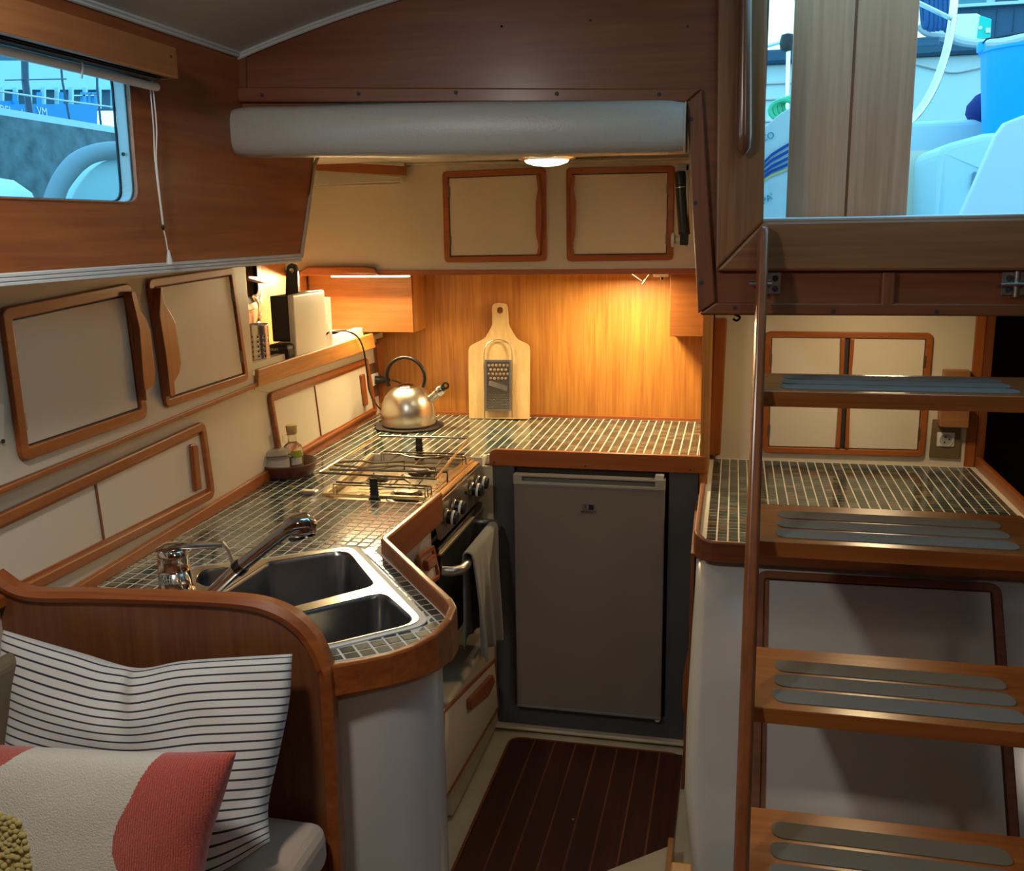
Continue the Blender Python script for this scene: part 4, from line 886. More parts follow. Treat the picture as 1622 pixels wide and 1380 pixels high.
# padded head bumper
hb = empty('padded_head_bumper', (-0.57, 2.0, 1.83), 'long padded vinyl head bumper below the header board', 'padding')
prof = []
mb = MB(); NS = 40; x0b, x1b = Py(366, 200, 1.97).x, Py(1084, 200, 2.02).x
for i in range(NS + 1):
    t = i / NS; x = x0b + (x1b - x0b) * t; endf = 1 - max(0, 1 - min(t, 1 - t) * NS / 2.0) ** 2 * 0.10
    yc = 1.985 + 0.03 * t + 0.02
    ring = []
    for a in range(20):
        an = 2 * math.pi * a / 20; c, s_ = math.cos(an), math.sin(an)
        ex = 0.62; yy = math.copysign(abs(c) ** ex, c) * 0.052 * endf; zz = math.copysign(abs(s_) ** ex, s_) * 0.0535 * endf * (1 - 0.03 * math.sin(t * 9))
        ring.append(V((x, yc + yy, 1.871 - 0.021 * t + zz)))
    prof.append(ring)
n = 20; vs = [p for r in prof for p in r]; fs = []
for k in range(NS):
    for a in range(n): b = (a + 1) % n; fs.append((k * n + a, k * n + b, (k + 1) * n + b, (k + 1) * n + a))
fs += [tuple(range(n))[::-1], tuple(NS * n + a for a in range(n))]
BUMP = mat('bumper_vinyl', (0.46, 0.44, 0.39), 0.33, bump=0.25, bscale=260, var=0.04)
mb.add(vs, fs).build('padding', BUMP, hb, smooth=True)
MB().tube([prof[0][a] + V((-0.002, 0, 0)) for a in range(20)], 0.0025, 6, closed=True).build('end_piping', PIPING, hb, smooth=True)
MB().tube([prof[NS][a] + V((0.002, 0, 0)) for a in range(20)], 0.0025, 6, closed=True).build('end_piping', PIPING, hb, smooth=True)

# gas strut / torch at the right of the overhead cabinet
gs = empty('gas_strut', Py(1080, 320, 3.0), 'black tube lamp on grey brackets at the right end of the overhead cabinet', 'lamp')
ga, gb_ = Py(1077, 272, 3.0), Py(1084, 372, 3.0)
MB().tube([ga, ga.lerp(gb_, 0.5), gb_], [0.016, 0.0175, 0.017], 16).build('tube', BLACK, gs, smooth=True)
MB().tube([ga.lerp(gb_, 0.24), ga.lerp(gb_, 0.25)], 0.0185, 16).build('band', STEEL, gs, smooth=True)
MB().box((gb_.x - 0.012, 2.98, gb_.z - 0.03), (gb_.x + 0.012, 3.02, gb_.z + 0.004)).build('socket', BLACK, gs, bevel=0.002)
GP = mat('grey_plastic', (0.42, 0.40, 0.36), 0.4)
p_ = Py(1066, 380, 3.0)
MB().lathe([(0.010, -0.006), (0.022, -0.004), (0.022, 0.004), (0.010, 0.006)], p_, 10, ax=(1, 0, 0)).tube([p_, Py(1082, 380, 3.0)], 0.011, 12).build('wing_nut', GP, gs, smooth=True)
p_ = Py(1078, 266, 3.0)
MB().box((p_.x - 0.012, 2.99, p_.z - 0.010), (p_.x + 0.05, 3.02, p_.z + 0.012)).build('bracket', GP, gs, bevel=0.003)
MB().box((Py(1086, 330, 3.0).x, 2.99, Py(1086, 390, 3.0).z), (Py(1090, 330, 3.0).x, 3.03, Py(1086, 262, 3.0).z)).build('back_plate', GP, gs)

# --- knives on the side panel (seen edge-on)
for k, (ya, yb, lab) in enumerate(((530, 612, 'black handled knife on the side rack at the right of the back counter'), (498, 528, 'black handled tool above the knife on the side rack'))):
    e = empty('knife' if k == 0 else 'knife_sharpener', Py(1121, ya, 3.4), lab, 'knife')
    a, b = Py(1119, ya, 3.4), Py(1118, yb, 3.4); a.x = b.x = -0.096
    MB().box((-0.102, 3.385, b.z), (-0.0895, 3.415, a.z)).build('handle', BLACK, e, bevel=0.003)
    if k == 0:
        MB().box((-0.101, 3.387, a.z - 0.005), (-0.090, 3.413, a.z + 0.012)).build('ferrule', mat('brass', (0.75, 0.55, 0.25), 0.3, 1.0), e)
        MB().box((-0.0985, 3.387, b.z + 0.06), (-0.1032, 3.413, a.z - 0.01)).build('scale', mat('horn', (0.25, 0.17, 0.10), 0.4), e)

# --- kettle on cork mat
kc = Pz(648, 673, ZC + 0.008); kx, ky = kc.x, kc.y
tr = MB(); pts = [(0.0, 0.0)]
vs = []; NT = 48
tv = [V((kx + (0.128 + 0.004 * math.sin(i * 5.3) + 0.003 * math.sin(i * 2.1)) * math.cos(2 * math.pi * i / NT), ky + (0.128 + 0.004 * math.sin(i * 5.3)) * math.sin(2 * math.pi * i / NT), ZC + 0.0028)) for i in range(NT)]
tag(MB().prism(tv, (0, 0, 0.006)).build('trivet', mat('dark_cork', (0.050, 0.032, 0.028), 0.9, bump=0.8, bscale=300), None, bevel=0.002), 'round dark cork trivet under the kettle', 'trivet')
ke = empty('kettle', (kx, ky, ZC + 0.009), 'brushed steel whistling kettle with black hoop handle', 'kettle')
z0 = ZC + 0.009; R_ = 0.102
MB().lathe([(0.090, 0), (0.0975, 0.002), (0.0995, 0.008), (0.0985, 0.011), (0.1015, 0.03), (R_, 0.045), (0.100, 0.062), (0.095, 0.085), (0.086, 0.106), (0.074, 0.122), (0.060, 0.134), (0.046, 0.141), (0.044, 0.143)], (kx, ky, z0), 48).build('body', mat('kettle_steel', (0.70, 0.66, 0.58), 0.30, 1.0, var=0.06, bscale=25), ke, smooth=True)
MB().lathe([(0.046, 0.141), (0.047, 0.145), (0.044, 0.148), (0.030, 0.153), (0.012, 0.157), (0.010, 0.160), (0, 0.161)], (kx, ky, z0), 36).build('lid', CHROME, ke, smooth=True)
hp = []
for k in range(25):
    t = math.radians(-28 + (236) * k / 24); hp.append(V((kx - 0.006 + 0.074 * math.cos(t), ky, z0 + 0.178 + 0.074 * math.sin(t))))
MB().tube(hp, 0.0085, 12, rz=[0.0065] * 25).build('handle', BLACK, ke, smooth=True)
sp0 = V((kx + 0.085, ky, z0 + 0.098)); sp1 = sp0 + V((0.048, -0.004, 0.040)); sdir = (sp1 - sp0).normalized()
MB().tube([sp0 - sdir * 0.015, sp0, sp1], [0.019, 0.016, 0.014], 18).build('spout', STEEL, ke, smooth=True)
MB().tube([sp1 - sdir * 0.020, sp1, sp1 + sdir * 0.004], [0.0195, 0.0185, 0.015], 18).build('whistle', CHROME, ke, smooth=True)
MB().tube([sp1, sp1 + sdir * 0.010], [0.0125, 0.012], 14).tube([sp1 + sdir * 0.020 + V((math.cos(t), 0, math.sin(t))) * 0.0105 for t in [2 * math.pi * k / 14 for k in range(14)]], 0.004, 8, closed=True).build('whistle_ring', BLACK, ke, smooth=True)

# --- cutting board and grater
def cb(x, y): 
    p = Py(x, y, 3.565); t = (y - 478) / 185.0
    return p
yb0 = Pz(790, 664, ZC + 0.003).y
lean = (V((0, yb0, ZC + 0.003)), V((0, -(1.385 - ZC), (3.600 - yb0)))); lean = (lean[0], V((0, (1.385 - ZC), -(3.600 - yb0))).normalized())
def LB(x, y): return Pp(x, y, lean)
out = rounded([LB(743, 663), LB(838, 664), LB(839, 547), LB(818, 537), LB(805, 515), LB(803, 480), LB(779, 480), LB(780, 515), LB(768, 536), LB(742, 549)], [0.006, 0.006, 0.03, 0.04, 0.04, 0.022, 0.022, 0.04, 0.04, 0.03], 5)
BOARD = wood('pale_beech', (0.62, 0.40, 0.17), (0.80, 0.58, 0.28), 'Z', rough=0.55, coat=0.0)
hc_ = LB(791.5, 491.5); uu = (LB(800, 491.5) - hc_).normalized(); vv = (LB(791.5, 480) - hc_).normalized()
hole = [hc_ + (uu * math.cos(t) + vv * math.sin(t)) * 0.013 for t in [2 * math.pi * k / 18 for k in range(18)]]
bo = wall_with_hole('cutting_board', out, [hole], lean[1] * 0.014, BOARD)
tag(bo, 'pale wooden cutting board with a holed handle leaning on the back wall', 'cutting board')
g = empty('grater', LB(790, 662), 'flat steel grater leaning against the cutting board', 'grater')
gl_ = (lean[0] - lean[1] * 0.010, lean[1])
def G(x, y, o=0): return Pp(x, y, (gl_[0] - gl_[1] * o, gl_[1]))
wire = [G(768, 662), G(767, 600), G(767, 562), G(769, 550), G(775, 542), G(789, 538), G(803, 542), G(809, 550), G(811, 562), G(811, 600), G(811, 662)]
MB().tube(smoothpath(wire, 4), 0.0022, 8).build('wire_frame', STEEL, g, smooth=True)
DST = mat('grater_steel', (0.28, 0.25, 0.22), 0.3, 1.0)
slab('grating_plate', [G(769, 650), G(809, 650), G(809, 571), G(769, 571)], gl_[1] * -0.0015, DST, g)
MB().ring([G(768, 651, 0.002), G(810, 651, 0.002), G(810, 570, 0.002), G(768, 570, 0.002)], [G(771, 648, 0.002), G(807, 648, 0.002), G(807, 573, 0.002), G(771, 573, 0.002)], gl_[1] * -0.002).build('plate_rim', STEEL, g)
mb = MB(); sv = -gl_[1]
for r in range(4):
    for c in range(6 if r % 2 == 0 else 5):
        p = G(774.5 + c * 5.9 + (2.9 if r % 2 else 0), 579 + r * 6.8, 0.002); mb.lathe([(0.0058, 0), (0.0045, 0.003), (0.0, 0.004)], p, 8, ax=sv)
mb.build('coarse_teeth', mat('grater_teeth', (0.8, 0.62, 0.36), 0.3, 1.0), g, kind='stuff')
mb = MB()
for r in range(9):
    for c in range(14):
        p = G(773 + c * 2.45 + (1.2 if r % 2 else 0), 625 + r * 2.6, 0.002); mb.lathe([(0.0016, 0), (0.0, 0.0022)], p, 5, ax=sv)
mb.build('fine_teeth', STEEL, g, kind='stuff')
slab('slicing_blade', rounded([G(774, 610, 0.003), G(803, 620, 0.003), G(804, 612, 0.003), G(776, 603, 0.003)], 0.005), sv * 0.006, STEEL, g, bevel=0.002)

# --- terracotta dish with pepper mill, jar and bottle
dc = Pz(447, 754, ZC + 0.003); dx, dy = dc.x + 0.004, dc.y + 0.03
TERR = mat('brown_terracotta', (0.115, 0.030, 0.016), 0.35, coat=0.4, var=0.1, bscale=12)
RD = 0.090
tag(MB().lathe([(0.0, 0), (0.074, 0), (0.078, 0.004), (0.089, 0.030), (0.091, 0.037), (0.088, 0.040), (0.083, 0.036), (0.073, 0.010), (0.0, 0.008)], (dx, dy, ZC + 0.003), 40, cap=False).build('terracotta_dish', TERR, None, smooth=True), 'round brown terracotta dish holding jar, mill and bottle', 'dish')
zd = ZC + 0.0125
pm = empty('pepper_mill', (dx, dy, zd), 'wooden pepper mill with round head behind the jar in the terracotta dish', 'pepper mill')
def at_depth(x, y, yy): return Py(x, y, yy)
pmx = at_depth(424, 720, dy + 0.035).x; pmy = dy + 0.035; pz = at_depth(424, 696, pmy).z
MW = wood('mill_wood', (0.42, 0.24, 0.13), (0.60, 0.38, 0.22), 'Z', rough=0.4)
MB().lathe([(0.020, 0), (0.021, 0.01), (0.016, 0.04), (0.013, pz - zd - 0.022)], (pmx, pmy, zd), 24).build('body', MW, pm, smooth=True)
MB().lathe([(0.014, -0.024), (0.020, -0.019), (0.028, -0.010), (0.031, 0.0), (0.028, 0.010), (0.018, 0.016), (0.0, 0.018)], (pmx, pmy, pz), 28).build('head', MW, pm, smooth=True)
MB().lathe([(0.004, 0.016), (0.008, 0.020), (0.007, 0.026), (0.0, 0.028)], (pmx, pmy, pz), 14).build('top_nut', CHROME, pm, smooth=True)
jr = empty('clip_jar', (dx, dy, zd), 'clip-top glass jar of salt at the front of the terracotta dish', 'jar')
jy = dy - 0.028; jx = at_depth(438, 735, jy).x; jt = at_depth(438, 719, jy).z
CLEAR = mat('clear_glass', (1.0, 0.98, 0.93), 0.03, trans=1.0, ior=1.35)
MB().lathe([(0.0, 0.004), (0.036, 0.004), (0.0395, 0.009), (0.0395, jt - zd - 0.010), (0.038, jt - zd - 0.004)], (jx, jy, zd), 32, cap=False).build('glass', mat('jar_glass', (0.9, 0.88, 0.80), 0.08, trans=0.85, ior=1.3), jr, smooth=True)
MB().lathe([(0.0, 0.0065), (0.036, 0.0065), (0.0365, jt - zd - 0.014), (0.0, jt - zd - 0.012)], (jx, jy, zd), 28, cap=False).build('salt', mat('salt_white', (0.80, 0.78, 0.74), 0.8), jr, smooth=True)
MB().lathe([(0.041, -0.006), (0.0425, -0.002), (0.0425, 0.003), (0.041, 0.006), (0.035, 0.013), (0.030, 0.015), (0.0, 0.013)], (jx, jy, jt), 32).build('lid', mat('jar_lid_glass', (0.62, 0.56, 0.42), 0.08, trans=0.5, ior=1.4), jr, smooth=True)
MB().tube([V((jx + 0.0428 * math.cos(t), jy + 0.0428 * math.sin(t), jt - 0.001)) for t in [2 * math.pi * k / 24 for k in range(24)]], 0.0014, 6, closed=True).tube([V((jx + 0.042, jy - 0.004, jt)), V((jx + 0.056, jy - 0.006, jt + 0.004)), V((jx + 0.060, jy - 0.006, jt - 0.004)), V((jx + 0.048, jy - 0.004, jt - 0.012))], 0.002, 6).tube([V((jx - 0.043, jy, jt + 0.004)), V((jx - 0.050, jy, jt - 0.01)), V((jx - 0.043, jy, jt - 0.03))], 0.002, 6).build('wire_clip', mat('grey_wire', (0.18, 0.18, 0.18), 0.35, 1.0), jr, smooth=True)
ob_ = empty('oil_bottle', (dx, dy, zd), 'glass oil bottle with cork and green label in the terracotta dish', 'bottle')
oy = dy + 0.018; ox_ = at_depth(464, 715, oy).x; oz = at_depth(464, 686, oy).z; hb_ = oz - zd
MB().lathe([(0.0, 0.003), (0.026, 0.003), (0.030, 0.008), (0.030, hb_ * 0.55), (0.026, hb_ * 0.66), (0.014, hb_ * 0.75), (0.012, hb_ * 0.98), (0.0135, hb_)], (ox_, oy, zd), 30, cap=False).build('glass', mat('bottle_glass', (0.93, 0.90, 0.78), 0.05, trans=0.9, ior=1.3), ob_, smooth=True)
MB().lathe([(0.0, 0.005), (0.0265, 0.005), (0.028, 0.010), (0.028, 0.045), (0.0, 0.045)], (ox_, oy, zd), 24, cap=False).build('oil', mat('olive_oil', (0.32, 0.24, 0.05), 0.15, trans=0.3), ob_, smooth=True)
MB().lathe([(0.012, hb_ - 0.004), (0.0155, hb_), (0.0175, hb_ + 0.022), (0.016, hb_ + 0.024), (0, hb_ + 0.024)], (ox_, oy, zd), 20).build('cork', mat('cork', (0.50, 0.33, 0.13), 0.8, var=0.15, bscale=150), ob_, smooth=True)
MB().tube([V((ox_ - 0.012, oy - 0.005, zd + hb_ * 0.95)), V((ox_ - 0.026, oy - 0.006, zd + hb_ * 0.90)), V((ox_ - 0.026, oy - 0.006, zd + hb_ * 0.78)), V((ox_ - 0.015, oy - 0.005, zd + hb_ * 0.70))], 0.003, 8).build('ear', CLEAR, ob_, smooth=True)
mb = MB()
for k in range(6):
    a0 = math.radians(-75 + k * 11); a1 = math.radians(-75 + (k + 1) * 11); r = 0.0304
    c0 = V((ox_ + r * math.cos(a0), oy + r * math.sin(a0), 0)); c1 = V((ox_ + r * math.cos(a1), oy + r * math.sin(a1), 0)); zz = zd + hb_ * 0.18
    h1, h2 = hb_ * 0.18, hb_ * 0.38
    mb.add([c0 + V((0, 0, zz)), c1 + V((0, 0, zz)), c1 + V((0, 0, zz + h1)), c0 + V((0, 0, zz + h1))], [(0, 1, 2, 3)], 0)
    mb.add([c0 + V((0, 0, zz + h1)), c1 + V((0, 0, zz + h1)), c1 + V((0, 0, zz + h2)), c0 + V((0, 0, zz + h2))], [(0, 1, 2, 3)], 1)
mb.build('label', [mat('label_white', (0.55, 0.55, 0.50), 0.6, var=0.5, bscale=400), mat('label_green', (0.30, 0.38, 0.02), 0.6)], ob_)

# ================================================================== RIGHT SIDE: COUNTER, ENGINE BOX, CUPBOARD
rc = empty('side_countertop', (0.36, 2.8, ZR), 'dark mosaic tiled countertop behind the ladder on the right', 'countertop')
rxy = [(-0.068, 3.288), (-0.068, 2.41), (-0.064, 2.392), (-0.052, 2.378), (-0.035, 2.372), (1.045, 2.372), (1.045, 2.45), (0.782, 2.55), (0.776, 3.288)]
slab_hole('slab', rxy, [], ZR - 0.03, ZR, GROUT, rc)
tin = [(-0.050, 3.270), (-0.052, 2.383), (0.766, 2.383), (0.758, 3.270)]
def pick2(x, y):
    r = random.random(); return 0 if r < 0.36 else 1 if r < 0.66 else 5 if r < 0.82 else 2 if r < 0.95 else 3
tiles(rc, tin, [], ZR, 0.0275, 0.0275 - 0.0040, -0.0385, 2.395, pick2)
fr_path = [(-0.068, 3.285), (-0.068, 2.41), (-0.064, 2.392), (-0.052, 2.378), (-0.035, 2.372), (1.045, 2.372)][::-1]
nfp = len(fr_path)
def rail2(name, path, z0, z1, th, m, parent): return rail(name, path, z0, z1, th, m, parent, bevel=0.004)
rail2('fiddle_rail', fr_path[::-1], [ZR - 0.03, ZR - 0.045, ZR - 0.05, ZR - 0.05, ZR - 0.05, ZR - 0.05], [ZR + 0.022, ZR + 0.018, ZR + 0.014, ZR + 0.008, ZR + 0.004, ZR + 0.004], 0.014, darkm('X'), rc)
slab('fiddle_rail', [(0.776, 3.288, ZR - 0.02), (0.782, 2.40, ZR - 0.02), (0.782, 2.40, ZR + 0.035), (0.776, 3.288, ZR + 0.035)], (0.016, 0, 0), frm('Y'), rc, bevel=0.003)
# engine box with raked front
en = V((0, -1, 0.70)).normalized(); PE = (V((0, 2.400, 0.835)), en)
def E_(x, y): return Pp(x, y, PE)
eb = empty('engine_box_cabinet', (0.3, 2.3, 0), 'white moulded engine box with raked front under the right counter, behind the ladder', 'cabinet')
cor = [E_(1112, 868), E_(1109, 950), E_(1103, 1056), E_(1098, 1160), E_(1093, 1265), E_(1104, 1379), E_(1118, 1500), E_(1124, 1640)]
cor[-1].z = max(cor[-1].z, 0.0)
sid = [V((-0.090 - 0.030 * (1 - p.z / 0.85), 2.925, p.z)) for p in cor]
mid = [a.lerp(b, 0.06) + V((-0.012, 0, 0)) for a, b in zip(cor, sid)]
far = [V((1.045, p.y, p.z)) for p in cor]; n = len(cor)
cor2 = [p + V((0.014, 0, 0)) for p in cor]
mb = MB(); vs = sid + mid + cor2 + far; fs = []
for r in range(3):
    for i in range(n - 1): fs.append((r * n + i, r * n + i + 1, (r + 1) * n + i + 1, (r + 1) * n + i))
fs.append((0, n, 2 * n, 3 * n))
o = mb.add(vs, fs).build('moulding', GEL, eb, smooth=False)
for p in o.data.polygons: p.use_smooth = True
ed = [E_(1178, 1440), E_(1622, 1440), E_(1576, 926), E_(1196, 906)]
ed = [E_(1186, 1470), E_(1626, 1500), E_(1584, 926), E_(1198, 905)]
o_, inn = frame('door_frame', ed, 0.020, en * 0.014, darkm('X'), eb, r=0.03)
slab('shadow_gap', inn, en * 0.001, BLACK, eb)
slab('door', inset(inn, [0.004, 0.004, 0.002, 0.008]), en * 0.005, GEL, eb, bevel=0.001)
slab('inner_stop', [inn[3] + en * 0.001, inn[0] + en * 0.001, inn[0].lerp(inn[1], 0.02) + en * 0.001, inn[3].lerp(inn[2], 0.02) + en * 0.001], en * 0.007, darkm('Z'), eb)
# aisle-side cupboard board with scalloped pull, seen edge-on
ab = empty('aisle_cupboard_door', (-0.09, 2.6, 0.4), 'dark mahogany cupboard door edge between the refrigerator surround and the white engine box', 'door')
slab('board', [(-0.094, 2.50, 0.10), (-0.087, 2.92, 0.08), (-0.087, 2.92, ZR - 0.05), (-0.079, 2.42, ZR - 0.05), (-0.079, 2.44, 0.5)], (-0.010, 0, 0), darkm('Z'), ab, bevel=0.002)
pp = [V((-0.100, 2.80, z)) for z in (0.14, 0.40)]
slab('pull', rounded([(-0.103, 2.80, 0.13), (-0.118, 2.80, 0.20), (-0.118, 2.80, 0.30), (-0.103, 2.80, 0.40), (-0.095, 2.80, 0.40), (-0.095, 2.80, 0.13)], 0.03), (0, 0.012, 0), frm('Z'), ab, bevel=0.003)
# right wall cupboard
YC = 3.285
def RC(x, y): return Py(x, y, YC)
rcb = empty('side_wall_cupboard', RC(1340, 716), 'cream wall cupboard with two wood-framed doors behind the ladder', 'cabinet')
cq = [RC(1207, 716), RC(1463, 723), RC(1478, 527), RC(1212, 524)]
o_, inn = frame('door_frame', cq, 0.020, YN * 0.012, frm('X'), rcb, r=0.022)
slab('shadow_gap', inn, YN * 0.001, RUBBER, rcb)
bl, br, tr, tl = inn
for nm, (a, b, c, d_), hx in (('l', (bl, bl.lerp(br, 0.485), tl.lerp(tr, 0.485), tl), 3), ('r', (bl.lerp(br, 0.515), br, tr, tl.lerp(tr, 0.515)), 1)):
    dq_ = inset([a, b, c, d_], 0.0025); dp = slab('door', dq_, YN * 0.005, CREAM2, rcb, bevel=0.001)
    if hx == 3: st_ = [b + V((-0.014, 0, 0)), b, c, c + V((-0.014, 0, 0))]
    else: st_ = [a, a + V((0.014, 0, 0)), d_ + V((0.014, 0, 0)), d_]
    st_[0].z += 0.003; st_[1].z += 0.003
    m0 = (st_[0] + st_[3]) / 2; m1 = (st_[1] + st_[2]) / 2
    if hx == 3: stp = [st_[0], st_[1], st_[2], st_[3], m0 + V((0.0045, 0, 0))]
    else: stp = [st_[0], st_[1], m1 + V((-0.0045, 0, 0)), st_[2], st_[3]]
    slab('door_handle', [p + YN * 0.004 for p in stp], YN * 0.014, frm('Z'), dp, bevel=0.003)
    e0, e1 = (d_, a) if hx == 3 else (b, c)
    for t in (0.2, 0.85):
        c_ = e0.lerp(e1, t if hx == 3 else 1 - t); MB().box((c_.x - 0.004, YC - 0.012, c_.z - 0.02), (c_.x + 0.004, YC - 0.004, c_.z + 0.02)).build('hinge', mat('hinge_brass', (0.30, 0.25, 0.18), 0.4, 1.0), dp)
tb_ = empty('wooden_holder', RC(1510, 670), 'small teak holder box with slot above the power socket on the right', 'holder')
b0, b1_ = RC(1484, 672), RC(1535, 600)
HT = wood('holder_teak', (0.26, 0.105, 0.035), (0.40, 0.18, 0.06), 'X', rough=0.5)
zt_ = RC(1510, 634).z
MB().box((b0.x, 3.235, b0.z), (b1_.x, 3.288, zt_)).build('body', HT, tb_, bevel=0.003)
MB().box((b0.x + 0.004, 3.25, zt_), (b1_.x - 0.004, 3.288, b1_.z + 0.03)).build('back_board', HT, tb_, bevel=0.002)
slab('slot', rounded([(b0.x + 0.022, 3.234, zt_ - 0.014), (b1_.x - 0.02, 3.234, zt_ - 0.014), (b1_.x - 0.02, 3.234, zt_ - 0.001), (b0.x + 0.022, 3.234, zt_ - 0.001)], 0.006), (0, 0.001, 0), BLACK, tb_)
so2 = empty('wall_socket', RC(1496, 700), 'brown plate with a white round power socket at the right end of the side counter', 'socket')
slab('plate', [RC(1471, 724), RC(1520, 727), RC(1523, 664), RC(1477, 664)], YN * 0.005, mat('plate_brown', (0.17, 0.115, 0.065), 0.45), so2, bevel=0.002)
slab('socket_face', [RC(1483, 706), RC(1510, 707), RC(1512, 685), RC(1484, 684)], YN * 0.009, WHP, so2, bevel=0.001)
sc_ = RC(1497.5, 696) + YN * 0.009
MB().ring([sc_ + V((math.cos(t), 0, math.sin(t))) * 0.0215 for t in [2 * math.pi * k / 24 for k in range(24)]], [sc_ + V((math.cos(t), 0, math.sin(t))) * 0.0195 for t in [2 * math.pi * k / 24 for k in range(24)]], YN * 0.003).build('socket_rim', WHP, so2)
MB().lathe([(0.0195, 0), (0.0195, 0.001), (0, 0.001)], sc_, 24, ax=YN).build('socket_well', mat('socket_grey', (0.36, 0.38, 0.36), 0.5), so2)
for dx_, dz_ in ((-0.002, 0.010), (0.010, 0.002), (-0.004, -0.008)): MB().lathe([(0.0028, 0), (0.0028, 0.0015)], sc_ + V((dx_, 0, dz_)), 10, ax=YN).build('pin_hole', BLACK, so2)
hk = smoothpath([Py(1163, 498, YB + 0.05), Py(1168, 500, YB + 0.05), Py(1172, 503, YB + 0.05), Py(1167, 508, YB + 0.05), Py(1161, 505, YB + 0.05)], 4)
tag(MB().tube(hk, 0.0025, 8).build('cup_hook', RUBBER, None, smooth=True), 'small dark cup hook under the bulkhead left of the ladder', 'hook')

# ================================================================== LADDER
ld = empty('companionway_ladder', (0.28, 1.7, 0), 'varnished companionway ladder with grey non-slip strips on its treads', 'ladder')
LW = wood('ladder_teak', (0.22, 0.060, 0.012), (0.42, 0.145, 0.032), 'X', rough=0.28, coat=0.6, scale=2.2)
LWZ = wood('ladder_teak', (0.18, 0.050, 0.015), (0.32, 0.105, 0.032), 'Z', rough=0.28, coat=0.6, scale=2.2)
def ladder_y(z): return 1.985 + (z - 1.66) * 0.402
def lrail(xa, xb, ztop):
    mb = MB(); pts = []
    for z in (0.0, 0.5, 1.0, 1.4, ztop - 0.01, ztop): pts.append(V(((xa + xb) / 2 + 0.012 * (z / 1.65), ladder_y(z) + 0.002, z)))
    hw = (xb - xa) / 2; vs = []; fs = []
    for i, p in enumerate(pts):
        k = 0.75 if i == len(pts) - 1 else 1.0; w_ = hw * k * (1.0 if p.z < 1.3 else 0.8)
        sec = [(-w_, -0.020), (-w_ * 0.6, -0.030), (w_ * 0.6, -0.030), (w_, -0.020), (w_, 0.020), (w_ * 0.6, 0.028), (-w_ * 0.6, 0.028), (-w_, 0.020)]
        vs += [V((p.x + a, p.y + b, p.z)) for a, b in sec]
    for i in range(len(pts) - 1):
        for k in range(8): j = (k + 1) % 8; fs.append((i * 8 + k, i * 8 + j, i * 8 + 8 + j, i * 8 + 8 + k))
    fs += [tuple(range(8))[::-1], tuple((len(pts) - 1) * 8 + k for k in range(8))]
    return mb.add(vs, fs).build('rail', LWZ, ld, bevel=0.003)
lrail(0.026, 0.052, 1.655); lrail(0.512, 0.538, 1.50)
GRIT = mat('grey_grit', (0.20, 0.195, 0.18), 0.85, bump=0.9, bscale=1500, var=0.25)
for k, (yf_, yb_) in enumerate(((1.872, 2.105), (1.785, 2.040), (1.652, 1.915), (1.515, 1.762), (1.40, 1.65))):
    zt2 = 1.35 - 0.27 * k; th = 0.030
    t_ = slab('tread', rounded([(0.046, yf_, zt2 - th), (0.585, yf_ - 0.004, zt2 - th), (0.575, yb_, zt2 - th), (0.060, yb_, zt2 - th)], [0.012, 0.012, 0.002, 0.002]), (0, 0, th), LW, ld, bevel=0.009, seg=3)
    for s_ in range(3):
        a = yf_ + 0.026 + s_ * 0.064; w_ = 0.052
        slab('grip_strip', rounded([(0.095 + 0.004 * s_, a, zt2), (0.520, a - 0.003, zt2), (0.515, a + w_ - 0.003, zt2), (0.090 + 0.004 * s_, a + w_, zt2)], 0.025), (0, 0, 0.0014), GRIT, t_)
# hinge plates, block under the sill
HS = mat('hinge_steel', (0.34, 0.32, 0.29), 0.35, 1.0)
for k, (pxs, lab) in enumerate((((1210, 1238, 431, 466), 'steel ladder hook plate beside the left ladder rail'), ((1584, 1626, 430, 468), 'steel ladder hook plate at the right end of the sill'))):
    e = empty('hook_plate', Py(pxs[0], pxs[3], YB), lab, 'bracket')
    a, b = P2(pxs[0], pxs[3]), P2(pxs[1], pxs[2])
    MB().box((a.x, YB - 0.004, a.z), (b.x, YB - 0.0005, b.z)).build('plate', HS, e, bevel=0.001)
    for dz_ in (0.25, 0.72): MB().lathe([(0.006, 0), (0.005, 0.003), (0.0, 0.004)], (a.x + 0.65 * (b.x - a.x) if k == 0 else a.x + 0.013, YB - 0.004, a.z + dz_ * (b.z - a.z)), 12, ax=YN).build('screw', RUBBER, e, smooth=True)
    xk = a.x if k == 0 else b.x - 0.018
    MB().tube([(xk - 0.030, YB - 0.02, (a.z + b.z) / 2), (xk + 0.014, YB - 0.02, (a.z + b.z) / 2)], 0.004, 8).tube([(xk, YB - 0.012, a.z - 0.002), (xk, YB - 0.012, b.z + 0.001)], 0.006, 10).build('pin', STEEL, e, smooth=True)
tag(slab('sill_block', [P2(1393, 485), P2(1415, 485), P2(1418, 431), P2(1396, 431)], (0, -0.014, 0), darkm('Z'), None, bevel=0.004), 'short vertical wooden block below the hatch sill', 'block')
# grab handle on the jamb
gh = MB(); yj = YB - 0.022
g0, g1 = Py(1181, -40, yj - 0.02), Py(1178, 246, yj - 0.02)
pts = [g0.lerp(g1, t) for t in (0, 0.3, 0.7, 0.88, 0.96, 1.0)]
gh.tube(pts, [0.0125, 0.0125, 0.0145, 0.0155, 0.0135, 0.004], 16, rz=[0.013, 0.013, 0.015, 0.016, 0.014, 0.004])
gho = gh.build('grab_handle', wood('handle_mahogany', (0.13, 0.045, 0.022), (0.24, 0.09, 0.04), 'Z', rough=0.25, coat=0.7), None, smooth=True)
tag(gho, 'round varnished grab handle on the left hatch jamb', 'handle')

